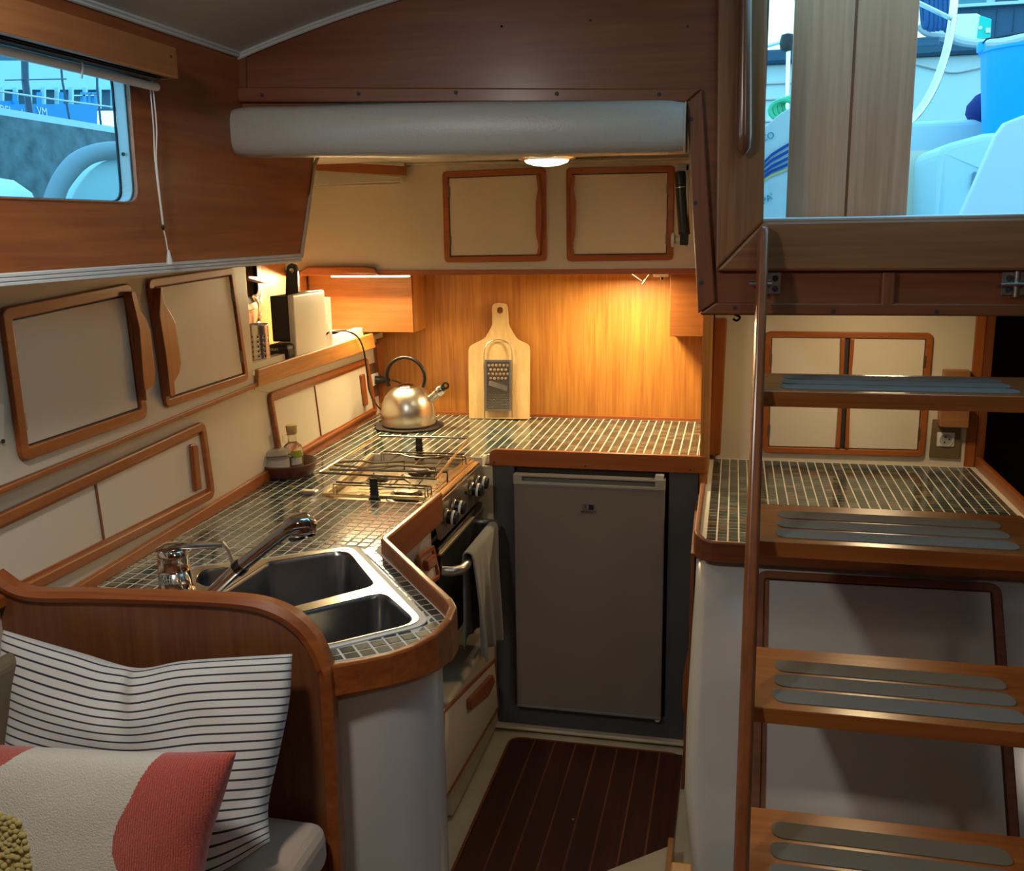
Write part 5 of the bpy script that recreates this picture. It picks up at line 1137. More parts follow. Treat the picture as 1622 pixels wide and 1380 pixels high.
# ================================================================== WINDOW BLIND
bl_ = empty('window_blind', (-1.0, 1.2, 1.93), 'raised slatted blind with wooden valance above the cabin window', 'blind')
VAL = wood('valance_teak', (0.28, 0.095, 0.028), (0.42, 0.16, 0.045), 'Y', rough=0.4, coat=0.25)
MB().box((-0.998, -0.4, 1.931), (-0.984, 1.652, 1.984)).build('valance', VAL, bl_, bevel=0.003)
MB().box((CXP + 0.001, 1.640, 1.931), (-0.998, 1.652, 1.984)).build('end_board', VAL, bl_)
MB().lathe([(0.003, 0), (0.0, 0.001)], (-0.984, 1.632, 1.966), 10, ax=XN).build('screw', RUBBER, bl_)
for k in range(4): MB().box((-1.046, -0.4, 1.9265 + k * 0.0035), (-1.006, 1.628, 1.9280 + k * 0.0035)).build('slat', mat('dark_slat', (0.06, 0.055, 0.05), 0.5), bl_)
MB().tube([(-1.026, -0.4, 1.918), (-1.026, 1.645, 1.918)], 0.0075, 10, rz=[0.0075] * 2).build('bottom_rail', mat('cream_rail', (0.60, 0.54, 0.46), 0.4), bl_, smooth=True)
for y in (1.10, 1.42): MB().tube([(-1.016, y, 1.945), (-1.015, y + 0.004, 1.92), (-1.022, y + 0.01, 1.908), (-1.03, y + 0.02, 1.906)], 0.0018, 6).build('ladder_cord', WHP, bl_, smooth=True)
cx0 = -1.036
MB().tube(smoothpath([Px(236, 118, cx0), Px(243, 200, cx0), Px(246, 260, cx0), Px(258, 358, cx0)], 5), 0.0013, 6).tube(smoothpath([Px(240, 118, cx0 + 0.004), Px(248, 200, cx0 + 0.004), Px(248, 260, cx0 + 0.003), Px(259, 358, cx0)], 5), 0.0013, 6).tube([Px(258, 358, cx0), Px(263, 380, cx0), Px(268, 412, cx0)], 0.0012, 6).build('pull_cord', WHP, bl_, smooth=True)
MB().lathe([(0.002, -0.005), (0.0035, 0), (0.002, 0.005)], Px(258, 360, cx0), 10).build('cord_bead', BLACK, bl_, smooth=True)
MB().lathe([(0.002, 0.016), (0.005, 0.0), (0.006, -0.01), (0.0, -0.011)], Px(268, 410, cx0 + 0.004), 12).build('cord_tassel', WFM, bl_, smooth=True)

# ================================================================== SETTEE AND PILLOWS
sc2 = empty('settee', (-0.97, 1.0, 0.25), 'settee with beige seat cushion in the lower left corner', 'sofa')
FAB = mat('beige_fabric', (0.46, 0.34, 0.25), 0.85, bump=0.4, bscale=700, var=0.05, sheen=0.2)
def sett(x): return x
MB().box((-1.195, -0.2, 0.575), (-0.655, 1.388, 0.665)).build('seat_cushion', FAB, sc2, bevel=0.03, seg=4)
MB().box((-1.195, -0.2, 0.25), (-0.70, 1.39, 0.573)).build('base', mahog('Y'), sc2)
MB().box((-1.195, -0.2, 0.667), (-1.158, 1.36, 0.97)).build('back_cushion', mat('olive_fabric', (0.16, 0.12, 0.07), 0.85, bump=0.4, bscale=700), sc2, bevel=0.03, seg=4)
def uvgrid(ctrl, nu, nv):
    R_, C_ = len(ctrl), len(ctrl[0])
    def cat(p, t):
        n = len(p) - 1; s = min(max(t, 0), 0.99999) * n; i = int(s); f = s - i
        a, b, c, d = p[max(i - 1, 0)], p[i], p[i + 1], p[min(i + 2, n)]
        return tuple(0.5 * (2 * b[k] + (c[k] - a[k]) * f + (2 * a[k] - 5 * b[k] + 4 * c[k] - d[k]) * f * f + (3 * b[k] - a[k] - 3 * c[k] + d[k]) * f ** 3) for k in (0, 1))
    return [[cat([cat(row, i / nu) for row in ctrl], j / nv) for i in range(nu + 1)] for j in range(nv + 1)]
def pillow(name, ctrl, pl, T, nu, nv, wr, matf, mats):
    g = uvgrid(ctrl, nu, nv); n = pl[1]; vs = []; fs = []; uv = []; mi = []
    base = [[Pp(x, y, pl) for x, y in row] for row in g]
    def prof(u, v): a = max(0, 1 - abs(2 * u - 1) ** 3.2); b = max(0, 1 - abs(2 * v - 1) ** 3.2); return (a * b) ** 0.48
    for side in (1, -1):
        for j in range(nv + 1):
            for i in range(nu + 1):
                u, v = i / nu, j / nv; h = T * prof(u, v)
                w_ = wr(u, v) * min(1, prof(u, v) * 1.6) if side > 0 else 0
                vs.append(base[j][i] + n * (side * h + w_))
    M_ = (nu + 1) * (nv + 1)
    for s in (0, 1):
        for j in range(nv):
            for i in range(nu):
                a = s * M_ + j * (nu + 1) + i; f = (a, a + 1, a + nu + 2, a + nu + 1); fs.append(f if s == 0 else f[::-1])
                x = (g[j][i][0] + g[j + 1][i + 1][0]) / 2; y = (g[j][i][1] + g[j + 1][i + 1][1]) / 2; mi.append(matf(x, y))
    me = bpy.data.meshes.new(name); me.from_pydata(vs, [], fs); ul = me.uv_layers.new(name='UVMap')
    for p in me.polygons:
        p.use_smooth = True; p.material_index = mi[p.index]
        for li in p.loop_indices:
            vi = me.loops[li].vertex_index % M_; ul.data[li].uv = ((vi % (nu + 1)) / nu, (vi // (nu + 1)) / nv)
    for m in mats: me.materials.append(m)
    bm = bmesh.new(); bm.from_mesh(me); bmesh.ops.remove_doubles(bm, verts=bm.verts, dist=1e-5); bmesh.ops.recalc_face_normals(bm, faces=bm.faces); bm.to_mesh(me); bm.free()
    o = bpy.data.objects.new(name, me); COL.objects.link(o); return o, g, base
# striped pillow
def stripes():
    m = mat('striped_linen', (0.60, 0.58, 0.55), 0.85, sheen=0.2); n = m.node_tree; b = n.nodes['Principled BSDF']
    uvn = n.nodes.new('ShaderNodeUVMap'); sp = n.nodes.new('ShaderNodeSeparateXYZ'); n.links.new(uvn.outputs[0], sp.inputs[0])
    mu = n.nodes.new('ShaderNodeMath'); mu.operation = 'MULTIPLY_ADD'; mu.inputs[1].default_value = 24.0; mu.inputs[2].default_value = 0.45; n.links.new(sp.outputs['Y'], mu.inputs[0])
    fr_ = n.nodes.new('ShaderNodeMath'); fr_.operation = 'FRACT'; n.links.new(mu.outputs[0], fr_.inputs[0])
    lt = n.nodes.new('ShaderNodeMath'); lt.operation = 'LESS_THAN'; lt.inputs[1].default_value = 0.22; n.links.new(fr_.outputs[0], lt.inputs[0])
    mx = n.nodes.new('ShaderNodeMix'); mx.data_type = 'RGBA'; n.links.new(lt.outputs[0], mx.inputs['Factor'])
    mx.inputs['A'].default_value = (0.60, 0.58, 0.55, 1); mx.inputs['B'].default_value = (0.022, 0.024, 0.035, 1); n.links.new(mx.outputs['Result'], b.inputs['Base Color'])
    t = n.nodes.new('ShaderNodeTexCoord'); ns = n.nodes.new('ShaderNodeTexNoise'); ns.inputs['Scale'].default_value = 900; n.links.new(t.outputs['Object'], ns.inputs['Vector'])
    bp = n.nodes.new('ShaderNodeBump'); bp.inputs['Strength'].default_value = 0.4; bp.inputs['Distance'].default_value = 0.001; n.links.new(ns.outputs[0], bp.inputs['Height']); n.links.new(bp.outputs[0], b.inputs['Normal'])
    return m
ln = V((0.05, -1, 0.42)).normalized(); pl1 = (V((-0.95, 1.335, 0.98)), ln)
c1 = [[(5, 998), (120, 1032), (215, 1058), (300, 1046), (463, 1036)],
      [(6, 1075), (115, 1108), (222, 1128), (330, 1112), (457, 1108)],
      [(16, 1160), (118, 1186), (228, 1200), (335, 1192), (441, 1188)],
      [(6, 1235), (115, 1266), (230, 1282), (335, 1284), (422, 1278)],
      [(-6, 1320), (115, 1352), (230, 1380), (330, 1392), (428, 1336)]]
def wr1(u, v):
    d = math.hypot((u - 0.47) * 1.3, v * 0.9)
    r = -0.020 * math.exp(-((u - 0.46) / 0.05) ** 2) * max(0, 1 - v * 2.4) + 0.006 * math.exp(-((u - 0.53) / 0.04) ** 2) * max(0, 1 - v * 2.2)
    r += 0.004 * math.sin(9 * u + 13 * v) * (0.4 + v) + 0.006 * noise.noise(V((u * 6, v * 5, 1)))
    r += 0.005 * math.sin((u * 0.8 + v) * 26) * max(0, (u - 0.75) * 4) * max(0, v - 0.55) * 3
    return r
sp1_, _, _ = pillow('striped_pillow', c1, pl1, 0.050, 90, 72, wr1, lambda x, y: 0, [stripes()])
tag(sp1_, 'large white pillow with thin black stripes leaning on the mahogany partition', 'pillow')
# front pillow
pl2 = (V((-0.90, 1.13, 0.90)), V((0.03, -1, 0.30)).normalized())
c2 = [[(-120, 1176), (-40, 1180), (70, 1186), (220, 1193), (374, 1192)],
      [(-125, 1240), (-40, 1250), (70, 1262), (215, 1268), (352, 1262)],
      [(-125, 1330), (-40, 1345), (65, 1350), (210, 1355), (330, 1330)],
      [(-120, 1420), (-40, 1440), (60, 1445), (200, 1450), (318, 1400)],
      [(-110, 1500), (-40, 1520), (60, 1525), (200, 1520), (312, 1470)]]
def interp(tab, y):
    for (y0, x0), (y1, x1) in zip(tab, tab[1:]):
        if y0 <= y <= y1: return x0 + (x1 - x0) * (y - y0) / (y1 - y0)
    return tab[0][1] if y < tab[0][0] else tab[-1][1]
RL = [(1185, 262), (1200, 236), (1215, 226), (1240, 214), (1270, 202), (1300, 187), (1325, 180), (1350, 180), (1370, 186), (1400, 203), (1430, 240), (1450, 330)]
YL = [(1286, -30), (1287, 20), (1290, 30), (1300, 42), (1320, 49), (1345, 54), (1370, 60), (1420, 62), (1480, 50)]
def mf(x, y):
    x -= 28; y += 12
    if x > interp(RL, y) and y < 1450: return 1
    if y < 1216 - (x + 0) * 0.80 and x < 45: return 1
    if x < interp(YL, y) and y > 1286: return 2
    return 0
RED = mat('coral_chenille', (0.46, 0.072, 0.048), 0.95, bump=1.0, bscale=420, var=0.15, sheen=0.4)
n_ = RED.node_tree; wv = n_.nodes.new('ShaderNodeTexWave'); wv.inputs['Scale'].default_value = 90; wv.inputs['Distortion'].default_value = 3; wv.inputs['Detail'].default_value = 1; wv.inputs['Detail Scale'].default_value = 0.4
tcn = n_.nodes.new('ShaderNodeTexCoord'); n_.links.new(tcn.outputs['Object'], wv.inputs['Vector'])
bp2 = n_.nodes.new('ShaderNodeBump'); bp2.inputs['Strength'].default_value = 0.5; bp2.inputs['Distance'].default_value = 0.0015
n_.links.new(wv.outputs[1], bp2.inputs['Height']); bps = [q for q in n_.nodes if q.type == 'BUMP' and q != bp2][0]; n_.links.new(bps.outputs[0], bp2.inputs['Normal']); n_.links.new(bp2.outputs[0], n_.nodes['Principled BSDF'].inputs['Normal'])
CR2 = mat('cream_boucle', (0.58, 0.54, 0.46), 0.95, bump=1.0, bscale=380, var=0.06, sheen=0.3)
YEL = mat('yellow_wool', (0.48, 0.38, 0.12), 0.95, bump=0.6, bscale=900, var=0.1, sheen=0.3)
sp2_, g2, base2 = pillow('patchwork_pillow', c2, pl2, 0.050, 330, 220, lambda u, v: 0.003 * noise.noise(V((u * 5, v * 5, 7))), mf, [CR2, RED, YEL])
tag(sp2_, 'cream lumbar pillow with coral patches and yellow bobbles in front of the striped pillow', 'pillow')
mb = MB(); random.seed(3)
me2 = sp2_.data; ico = bmesh.new(); bmesh.ops.create_icosphere(ico, subdivisions=1, radius=1.0); iv = [v.co.copy() for v in ico.verts]; iff = [tuple(v.index for v in f.verts) for f in ico.faces]; ico.free()
yf_c = [p.center.copy() for p in me2.polygons if p.material_index == 2 and (p.center - pl2[0]).dot(pl2[1]) > 0.004]
random.shuffle(yf_c); keep = []
for c in yf_c:
    if all((c - k).length > 0.0060 for k in keep): keep.append(c)
    if len(keep) > 700: break
for c in keep:
    r = random.uniform(0.0042, 0.0056); ax = random.uniform(0.85, 1.5); mb.add([c + pl2[1] * 0.002 + V((v.x * r * ax, v.y * r, v.z * r)) for v in iv], iff)
bo_ = mb.build('bobbles', YEL, sp2_, kind='stuff')
for p in bo_.data.polygons: p.use_smooth = True

# --- cream step and wood frame corner at the very bottom
stp = empty('sole_step', (-0.1, 2.1, 0), 'cream moulded step with a round wooden plug at the bottom edge of the picture', 'step')
z_ = 0.02
slab('step_moulding', [Pz(952, 1382, z_), Pz(1058, 1340, z_), Pz(1066, 1341, z_), Pz(1090, 1500, z_), Pz(850, 1500, z_)], (0, 0, -0.03), SOLE, stp, bevel=0.004)
MB().lathe([(0.040, 0), (0.040, 0.004), (0.036, 0.006), (0, 0.006)], Pz(1030, 1399, z_), 26).build('round_plug', wood('plug_teak', (0.35, 0.15, 0.05), (0.55, 0.27, 0.09), 'X'), stp, smooth=True)
bx3 = empty('wooden_box', Pz(1075, 1390, 0.02), 'corner of a wooden box with dark recess at the foot of the white engine box', 'box')
OAK = wood('box_oak', (0.34, 0.15, 0.05), (0.52, 0.26, 0.09), 'Y', rough=0.4)
a = Pz(1066, 1345, 0.06); b = Pz(1068, 1420, 0.06)
MB().box((-0.125, 1.9, 0.0), (-0.110, 2.31, 0.075)).build('side_board', OAK, bx3, bevel=0.003)
MB().box((-0.109, 1.9, 0.0), (-0.055, 2.15, 0.12)).build('cap_board', OAK, bx3, bevel=0.006)
MB().box((-0.100, 1.9, 0.12), (-0.062, 2.11, 0.122)).build('recess', BLACK, bx3)

# ================================================================== COCKPIT AND HARBOUR THROUGH THE HATCH
def OY(x, y, d): return Py(x, y, d)
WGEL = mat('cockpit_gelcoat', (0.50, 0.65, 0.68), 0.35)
# companionway leaf of two teak boards
dl_ = empty('companionway_door', OY(1340, 345, 2.15), 'weathered teak companionway leaf of two upright boards standing in the hatch', 'door')
WT = weathered('Z')
lb = [OY(1245, 346, 2.15), OY(1337, 345, 2.15), OY(1359, -60, 2.15), OY(1262, -60, 2.15)]
rb = [OY(1341, 345, 2.15), OY(1436, 344, 2.15), OY(1461, -60, 2.15), OY(1363, -60, 2.15)]
slab('board', lb, (0, 0.022, 0), WT, dl_, bevel=0.0025); slab('board', rb, (0, 0.022, 0), WT, dl_, bevel=0.0025)
slab('tongue', [OY(1336, 346, 2.155), OY(1342, 346, 2.155), OY(1364, -60, 2.155), OY(1358, -60, 2.155)], (0, 0.010, 0), darkm('Z'), dl_)
S(MB().box((-0.058, 2.10, 1.56), (2.6, 4.2, 1.60)).build('floor', WGEL))
S(slab('ceiling', [(-1.0, 2.10, 1.925), (-0.04, 2.10, 1.925), (-0.04, 4.2, 1.925), (-1.64, 4.2, 1.925), (-1.64, 2.56, 1.925)], (0, 0, 0.025), WGEL))
S(MB().box((-0.058, YB + 0.04, 1.60), (-0.04, 4.2, 1.93)).build('wall_left', WGEL))
S(MB().box((-2.0, -1.7, 1.67), (CXP - 0.08, 2.25, 1.678)).build('floor', WGEL))
ca = empty('cockpit_coaming', OY(1500, 345, 3.9), 'pale fibreglass cockpit coaming with flat top edge behind the steering wheel', 'boat part')
zt3 = OY(1500, 190, 3.9).z
MB().box((0.30, 3.9, 1.60), (1.9, 4.2, zt3)).build('moulding', WGEL, ca, bevel=0.02, seg=3)
pd = empty('cockpit_locker', OY(1560, 300, 3.3), 'rounded pale fibreglass cockpit locker with small dark vent beside the leaning panel', 'locker')
a, b = OY(1484, 345, 3.3), OY(1640, 215, 3.3)
slab('moulding', rounded([(a.x, 3.3, 1.60), (b.x + 0.4, 3.3, 1.60), (b.x + 0.4, 3.3, b.z + 0.03), (OY(1560, 212, 3.3).x, 3.3, OY(1560, 211, 3.3).z), (OY(1484, 235, 3.3).x, 3.3, OY(1484, 232, 3.3).z)], [0, 0, 0.03, 0.05, 0.05]), (0, 0.5, 0), WGEL, pd, bevel=0.02, seg=3)
slab('vent', rounded([OY(1537, 302, 3.298), OY(1552, 300, 3.298), OY(1556, 275, 3.298), OY(1541, 272, 3.298)], 0.006), (0, -0.004, 0), mat('vent_grey', (0.12, 0.22, 0.30), 0.5), pd)
lp_ = slab('leaning_panel', rounded([OY(1518, 350, 2.75), OY(1700, 350, 2.75), OY(1700, 165, 2.75), OY(1640, 175, 2.75), OY(1592, 194, 2.75), OY(1577, 215, 2.75)], 0.012), (0, 0.035, 0), mat('white_panel', (0.72, 0.76, 0.76), 0.5), None, bevel=0.006)
tag(lp_, 'white slanted panel leaning in the cockpit at the right edge of the hatch', 'panel')
# steering wheel
wc = OY(1399, -22, 3.1); wr_ = 0.405; cwy = math.cos(math.radians(52)); swy = math.sin(math.radians(52))
wh = empty('steering_wheel', wc, 'large steel boat steering wheel partly hidden behind the teak leaf', 'steering wheel')
WST = mat('bright_steel', (0.80, 0.82, 0.83), 0.15, 1.0)
def wp(r, t): return wc + V((r * math.cos(t) * cwy, r * math.cos(t) * swy, r * math.sin(t)))
MB().tube([wp(wr_, 2 * math.pi * k / 72) for k in range(72)], 0.0125, 12, closed=True).build('rim', WST, wh, smooth=True)
for k in range(5): MB().tube([wp(0.03, math.radians(66 + 72 * k)), wp(wr_ - 0.01, math.radians(66 + 72 * k))], 0.007, 8).build('spoke', WST, wh, smooth=True)
MB().lathe([(0.0, -0.02), (0.04, -0.02), (0.045, 0.0), (0.04, 0.03), (0.0, 0.03)], wc, 20, ax=(swy, -cwy, 0)).build('hub', WST, wh, smooth=True)
# bucket on the coaming
bk = empty('blue_bucket', OY(1622, 210, 3.7), 'bright blue plastic bucket standing on the coaming in the cockpit', 'bucket')
br_ = 0.165; bxc = OY(1552, 80, 3.7).x + br_; bzt = OY(1600, 78, 3.7).z; bzb = OY(1575, 214, 3.7).z; hb2 = bzt - bzb
BLU = mat('blue_plastic', (0.0, 0.36, 0.95), 0.35)
MB().lathe([(0.0, 0.0), (br_ * 0.80, 0.0), (br_ * 0.82, 0.01), (br_ * 0.965, hb2 - 0.012), (br_, hb2 - 0.010), (br_ * 1.0, hb2), (br_ * 0.95, hb2), (br_ * 0.79, 0.012), (0, 0.012)], (bxc, 3.7, bzb), 40, cap=False).build('body', BLU, bk, smooth=True)
MB().tube([V((bxc - br_ - 0.004, 3.7, bzt + 0.01)), V((bxc - br_ + 0.01, 3.66, bzt + 0.03)), V((bxc, 3.55, bzt + 0.035)), V((bxc + br_, 3.62, bzt + 0.03)), V((bxc + br_ + 0.002, 3.7, bzt + 0.01))], 0.003, 8).build('wire_handle', RUBBER, bk, smooth=True)
MB().lathe([(0.014, -0.02), (0.016, 0), (0.010, 0.014), (0, 0.016)], (bxc - br_ + 0.002, 3.69, bzt + 0.012), 14).build('handle_lug', BLU, bk, smooth=True)
tag(MB().lathe([(0.0, -0.07), (0.04, -0.062), (0.072, -0.03), (0.078, 0.0), (0.062, 0.04), (0.035, 0.066), (0, 0.075)], OY(1557, 172, 3.95) + V((0.02, 0, -0.01)), 20, ax=(0.3, 0, 1)).build('navy_cloth', mat('navy_fabric', (0.008, 0.025, 0.16), 0.8, bump=0.6, bscale=40), None, smooth=True), 'bunched navy cloth beside the blue bucket', 'cloth')
# sail bag left of the leaf
sg = empty('sail_bag', OY(1230, 345, 2.6), 'white fabric bag with dark blue stripes at the left of the hatch', 'bag')
bgp = [V((OY(1196, 350, 2.6).x, 2.6, 1.601)), V((OY(1300, 350, 2.6).x, 2.6, 1.601)), OY(1300, 140, 2.6), OY(1255, 168, 2.6), OY(1236, 180, 2.6), OY(1215, 198, 2.6), OY(1196, 212, 2.6)]
slab('cloth', rounded(bgp, 0.02), (0, 0.16, 0), mat('sailcloth', (0.66, 0.70, 0.70), 0.7, bump=0.6, bscale=25, var=0.05), sg, bevel=0.02, seg=3)
BST = mat('stripe_blue', (0.0, 0.07, 0.34), 0.6); YST = mat('stripe_yellow', (0.72, 0.58, 0.22), 0.6)
for k, (m_, yl, yr, th_) in enumerate(((BST, 258, 225, 5), (BST, 265, 236, 5), (BST, 273, 247, 5), (BST, 279, 257, 5), (YST, 285, 266, 3))):
    pts = [(1205, yl + 2), (1222, yl - (yl - yr) * 0.45), (1236, yl - (yl - yr) * 0.72), (1262, yr - 6)]
    top = [OY(x, y, 2.598) for x, y in pts]; btm = [OY(x, y + th_, 2.598) for x, y in pts]
    slab('stripe', top + btm[::-1], (0, -0.002, 0), m_, sg)
text_mesh('lettering', 'CO', OY(1216, 217, 2.597), (1, 0, 0.35), (0, 0, 1), 0.022, mat('bag_ink', (0.02, 0.25, 0.35), 0.6), sg)
text_mesh('lettering', "PA'", OY(1216, 315, 2.597), (1, 0, 0.55), (0, 0, 1), 0.022, mat('bag_ink', (0.02, 0.25, 0.35), 0.6), sg)
mb = MB(); gr = OY(1240, 174, 2.9)
for k in range(4): mb.tube([gr + V((0.035 * math.cos(t) + 0.012 * k, 0.006 * k, 0.026 * math.sin(t) + 0.004 * k)) for t in [2 * math.pi * q / 16 for q in range(16)]], 0.006, 6, closed=True)
tag(mb.build('green_rope', mat('green_line', (0.10, 0.55, 0.28), 0.7), None, smooth=True), 'small coil of green and white line on top of the sail bag', 'rope')
wn = empty('rail_stanchion', OY(1248, 150, 3.6), 'steel stanchion with black fitting at the left of the teak leaf', 'stanchion')
MB().tube([V((OY(1251, 160, 3.6).x, 3.6, 1.60)), OY(1249, 75, 3.6)], 0.008, 10).build('post', WST, wn, smooth=True)
MB().lathe([(0.0, -0.035), (0.022, -0.028), (0.026, 0.0), (0.020, 0.022), (0, 0.028)], OY(1247, 66, 3.6), 16).build('fitting', BLACK, wn, smooth=True)
MB().tube([OY(1247, 64, 3.6), OY(1219, 72, 3.6), OY(1190, 78, 3.6)], 0.006, 8).build('arm', WST, wn, smooth=True)
# ropes, blocks, rope coil
RW = mat('white_rope', (0.60, 0.62, 0.60), 0.8, bump=0.7, bscale=160)
tag(MB().tube(smoothpath([OY(1455, 40, 4.3), OY(1470, 52, 4.3), OY(1500, 56, 4.3), OY(1530, 66, 4.3), OY(1580, 68, 4.3), OY(1625, 58, 4.3), OY(1660, 48, 4.3)], 5), 0.016, 8).build('mooring_rope', RW, None, smooth=True), 'thick white mooring rope drooping above the blue bucket', 'rope')
tag(MB().tube(smoothpath([OY(1470, 58, 4.32), OY(1502, 63, 4.32), OY(1530, 70, 4.32), OY(1580, 71, 4.32), OY(1660, 58, 4.32)], 5), 0.010, 8).build('mooring_rope', RW, None, smooth=True), 'thinner white rope just beneath the thick mooring rope', 'rope')
RC_ = mat('navy_rope', (0.02, 0.10, 0.26), 0.7, bump=0.5, bscale=200)
mb = empty('rope_coil', OY(1480, 20, 4.1), 'hanging coil of dark blue rope between the teak leaf and wheel rim', 'rope')
for k in range(6):
    x = 1460 + k * 7
    MB().tube(smoothpath([OY(x, -40, 4.1), OY(x + 1, 10, 4.1), OY(x + 3, 36 + (k % 3) * 4, 4.1), OY(x + 7, 42 + (k % 2) * 3, 4.09), OY(x + 8, 20, 4.08), OY(x + 8, -40, 4.08)], 4), 0.011, 7).build('loop', RC_, mb, smooth=True)
tag(MB().box(tuple(OY(1440, 75, 4.2)), (OY(1488, 75, 4.2).x, 4.36, OY(1488, 57, 4.2).z)).build('deck_block', mat('slate_plastic', (0.05, 0.13, 0.20), 0.5), None, bevel=0.006), 'slate-blue block on the rail below the rope coil', 'block')
# neighbouring boat
nb = empty('moored_boat', OY(1500, 200, 7), 'pale hulled neighbouring boat with dark blue rubbing strake behind the cockpit', 'boat')
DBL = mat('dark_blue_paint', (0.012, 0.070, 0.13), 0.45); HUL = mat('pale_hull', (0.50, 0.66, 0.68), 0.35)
z1_, z2_, z3_ = OY(1500, 88, 7).z, OY(1500, 66, 7).z, OY(1550, 12, 7.6).z
MB().box((-1.5, 7.0, 0.2), (6.0, 7.6, z1_)).build('hull', HUL, nb, bevel=0.01)
MB().box((-1.5, 6.93, z1_), (6.0, 7.62, z2_)).build('rubbing_strake', DBL, nb, bevel=0.015)
for dz_ in (0.10, 0.20, 0.34): MB().tube([(-1.5, 6.99, z1_ - dz_), (OY(1275, 100, 7).x, 6.99, z1_ - dz_ - 0.02)], 0.010, 6).build('hull_rope', RW, nb, smooth=True)
x0_ = OY(1488, 40, 7.6).x
MB().box((x0_, 7.6, z2_), (6.0, 7.7, z3_)).build('cabin_side', mat('blue_cabin', (0.012, 0.085, 0.17), 0.5), nb)
for k in range(14): MB().box((x0_ + 0.25 + k * 0.11, 7.592, z2_ + 0.01), (x0_ + 0.257 + k * 0.11, 7.6, z3_ - 0.02)).build('cabin_groove', DBL, nb)
MB().box((x0_ - 0.05, 7.55, z3_), (6.0, 7.75, z3_ + 0.02)).build('cabin_ledge', HUL, nb)
for k, (xa, xb, m_) in enumerate(((1504, 1560, 'g'), (1575, 1610, 'd'))):
    MB().box((OY(xa, 5, 7.7).x, 7.66, z3_ + 0.02), (OY(xb, 5, 7.7).x, 7.70, z3_ + 0.5)).build('cabin_window', mat('teal_glass', (0.05, 0.22, 0.28), 0.1) if m_ == 'g' else DBL, nb)
MB().box((OY(1560, 5, 7.72).x, 7.68, z3_ + 0.02), (OY(1575, 5, 7.72).x, 7.74, z3_ + 0.5)).build('window_post', HUL, nb)
MB().box((OY(1610, 5, 7.72).x, 7.68, z3_ + 0.02), (6.0, 7.74, z3_ + 0.5)).build('cabin_upper', HUL, nb)
tag(MB().tube(smoothpath([OY(1440, 98, 6.985), OY(1480, 108, 6.985), OY(1510, 114, 6.985), OY(1545, 108, 6.985), OY(1600, 96, 6.985)], 5), 0.009, 7).build('fender_line', RW, None, smooth=True), 'thin pale line sagging along the neighbouring hull', 'rope')
fb = empty('soft_case', OY(1535, 66, 7.02), 'white and green soft case behind the wheel rim', 'case')
slab('white_body', rounded([V((OY(1494, 68, 7.02).x, 7.02, z2_)), V((OY(1551, 68, 7.02).x, 7.02, z2_)), OY(1554, 24, 7.02), OY(1548, 21, 7.02), OY(1505, 22, 7.02), OY(1494, 27, 7.02)], 0.012), (0, 0.2, 0), mat('bright_white', (0.92, 0.92, 0.92), 0.5), fb, bevel=0.01)
slab('green_end', [V((OY(1547, 66, 7.01).x, 7.01, z2_)), V((OY(1569, 66, 7.01).x, 7.01, z2_)), OY(1571, 30, 7.01), OY(1553, 24, 7.01)], (0, 0.2, 0), mat('turquoise_green', (0.0, 0.62, 0.50), 0.5), fb, bevel=0.006)
MB().lathe([(0.012, 0), (0.012, 0.002), (0, 0.002)], OY(1553, 44, 7.005), 12, ax=YN).build('white_dot', WHP, fb)
slab('white_mark', [OY(1561, 52, 7.005), OY(1569, 52, 7.005), OY(1569, 44, 7.005), OY(1561, 44, 7.005)], (0, -0.002, 0), WHP, fb)
# harbour seen through the cabin window
S(MB().box((-60, -40, -1.2), (60, 60, -1.0)).build('water', mat('harbour_water', (0.05, 0.16, 0.20), 0.1, bump=0.4, bscale=2)))
def OX(x, y, d): return Px(x, y, d)
qx = -3.6
qa, qb = OX(0, 182, qx), OX(190, 212, qx)
dirq = (qb - qa); qs = qa - dirq * 4; qe = qb + dirq * 4
CONC = mat('harbour_concrete', (0.13, 0.165, 0.18), 0.9, bump=0.8, bscale=12, var=0.35)
qw = empty('quay_wall', qa, 'grey weathered concrete quay wall with pale coping seen through the cabin window', 'wall')
slab('wall', [qs + V((0, 0, 0)), qe, V((qe.x, qe.y, -1.0)), V((qs.x, qs.y, -1.0))], (-0.6, 0, 0), CONC, qw)
slab('coping', [qs, qe, qe + V((0, 0, 0.035)), qs + V((0, 0, 0.035))], (-0.62, 0, 0), WGEL, qw)
dg_ = empty('inflatable_dinghy', OX(150, 290, -1.9), 'grey tube dinghy with pale hull just outside the cabin window', 'dinghy')
GT = mat('dinghy_grey', (0.22, 0.25, 0.27), 0.6, bump=0.2, bscale=30)
arc_ = [OX(72, 360, -1.95), OX(84, 320, -1.95), OX(98, 285, -1.95), OX(120, 258, -1.95), OX(150, 243, -1.95), OX(190, 238, -1.95), OX(260, 240, -1.95)]
MB().tube(smoothpath(arc_, 6), 0.028, 14).build('tube', GT, dg_, smooth=True)
ins_ = [OX(100, 370, -1.97), OX(112, 322, -1.97), OX(128, 290, -1.97), OX(155, 262, -1.97), OX(190, 250, -1.97), OX(280, 250, -1.97), OX(280, 370, -1.97)]
slab('hull_panel', smoothpath(ins_, 3), (-0.03, 0, 0), WGEL, dg_, bevel=0.004)
tag(MB().lathe([(0.0, 0.06), (0.05, 0.052), (0.09, 0.02), (0.105, -0.03), (0.10, -0.10), (0, -0.10)], OX(-8, 318, -1.9), 28).build('white_fender', mat('white_panel', (0.72, 0.76, 0.76), 0.5), None, smooth=True), 'white rounded fender at the lower left of the cabin window', 'fender')
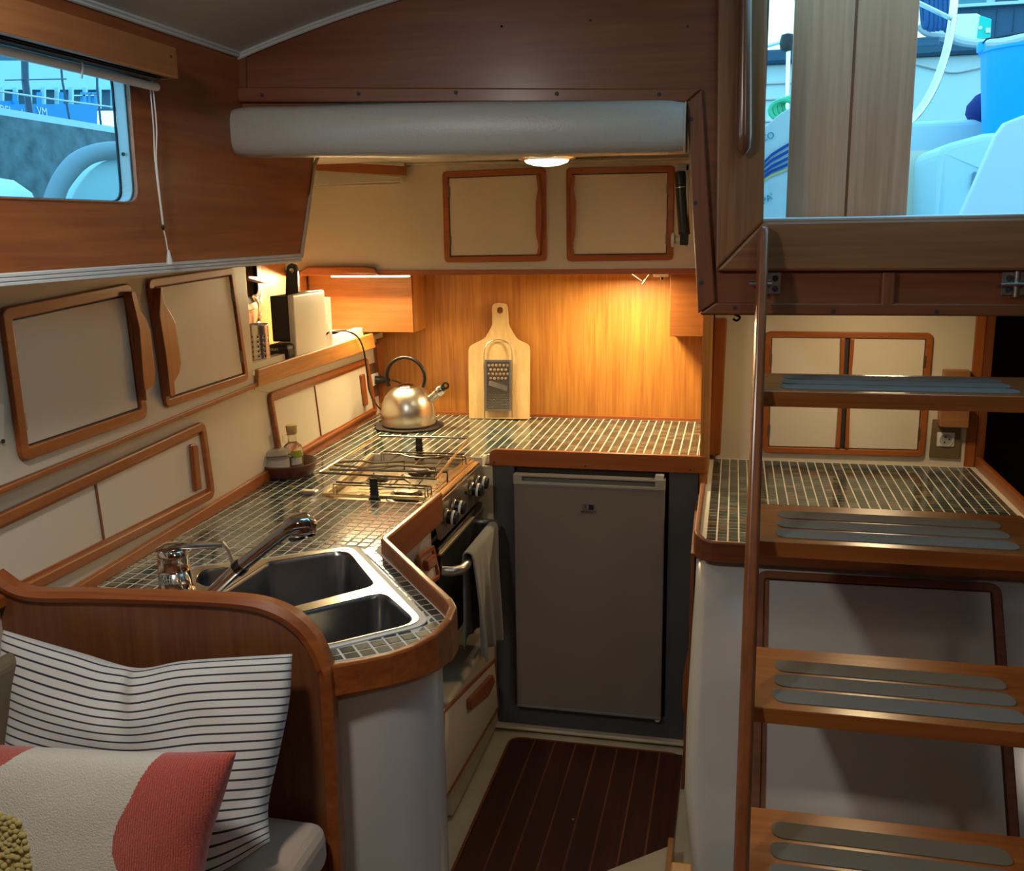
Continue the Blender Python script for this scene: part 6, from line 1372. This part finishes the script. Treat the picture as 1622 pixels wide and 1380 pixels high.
bg_ = empty('harbour_shed', OX(80, 120, -16), 'large pale shed with dark window bands across the harbour', 'building')
def OXb(x0, y0, x1, y1, d, nm, m, parent, t=0.3):
    a, b, c, e = OX(x0, y1, d), OX(x1, y1, d), OX(x1, y0, d), OX(x0, y0, d)
    return slab(nm, [a, b, c, e], (-t, 0, 0), m, parent)
DKB = mat('shed_dark_band', (0.035, 0.12, 0.18), 0.6)
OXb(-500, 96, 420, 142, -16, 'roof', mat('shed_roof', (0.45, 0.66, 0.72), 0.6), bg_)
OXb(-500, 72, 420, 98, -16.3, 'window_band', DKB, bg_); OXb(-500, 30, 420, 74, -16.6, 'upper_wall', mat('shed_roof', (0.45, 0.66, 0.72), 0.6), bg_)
OXb(-500, 136, 420, 175, -16.2, 'lower_band', DKB, bg_)
for k in range(14): OXb(-40 + 22 * k, 138, -37 + 22 * k, 172, -15.9, 'post', mat('shed_roof', (0.45, 0.66, 0.72), 0.6), bg_, 0.1)
brg = empty('blue_barge', OX(80, 175, -11), 'bright blue barge with white lettering behind the quay wall', 'boat')
BARGE = mat('barge_blue', (0.0, 0.24, 0.52), 0.5)
OXb(-300, 165, 154, 260, -11, 'hull', BARGE, brg, 0.5)
OXb(-300, 160, 30, 167, -11.1, 'deck_edge', BARGE, brg, 0.4)
for x in (24, 62, 97, 131, 140, 149): OXb(x, 146, x + 4, 167, -11.05, 'deck_post', BARGE, brg, 0.05)
OXb(120, 150, 154, 152, -11.05, 'deck_rail', WGEL, brg, 0.05)
text_mesh('lettering', 'OBEL - 1', OX(14, 176, -10.98), (0, 1, -0.03), (0, 0, 1), 0.18, WHP, brg)
text_mesh('lettering', 'VM', OX(67, 177, -10.98), (0, 1, -0.03), (0, 0, 1), 0.18, WHP, brg)
for nm, lab, pts, r in (('mast', 'dark thick mast left in the cabin window', [OX(37, 20, -7), OX(40, 130, -7), OX(50, 200, -7), V((-7, OX(50, 200, -7).y + 0.3, -1.0))], 0.035),
                        ('mast', 'thin slanting mast near the middle of the cabin window', [OX(88, 20, -7.3), OX(99, 130, -7.3), OX(112, 200, -7.3), V((-7.3, OX(112, 200, -7.3).y + 0.3, -1.0))], 0.012),
                        ('mast', 'thin upright mast at the right of the cabin window', [OX(153, 80, -7.6), OX(154, 140, -7.6), OX(160, 200, -7.6), V((-7.6, OX(160, 200, -7.6).y + 0.3, -1.0))], 0.014)):
    tag(MB().tube(pts, r, 8).build(nm, mat('mast_dark', (0.03, 0.07, 0.12), 0.5), None, smooth=True), lab, 'mast')
tag(MB().tube([OX(-40, 139, -5), OX(90, 158, -5), OX(300, 186, -5)], 0.007, 6).build('shore_line', RW, None, smooth=True), 'thin pale line running across the cabin window view', 'rope')
tag(MB().tube([OX(8, 127, -6.99), OX(105, 125, -6.99)], 0.006, 6).build('crosstree', mat('mast_dark', (0.03, 0.07, 0.12), 0.5), None, smooth=True), 'thin horizontal spar crossing the thick mast', 'spar')
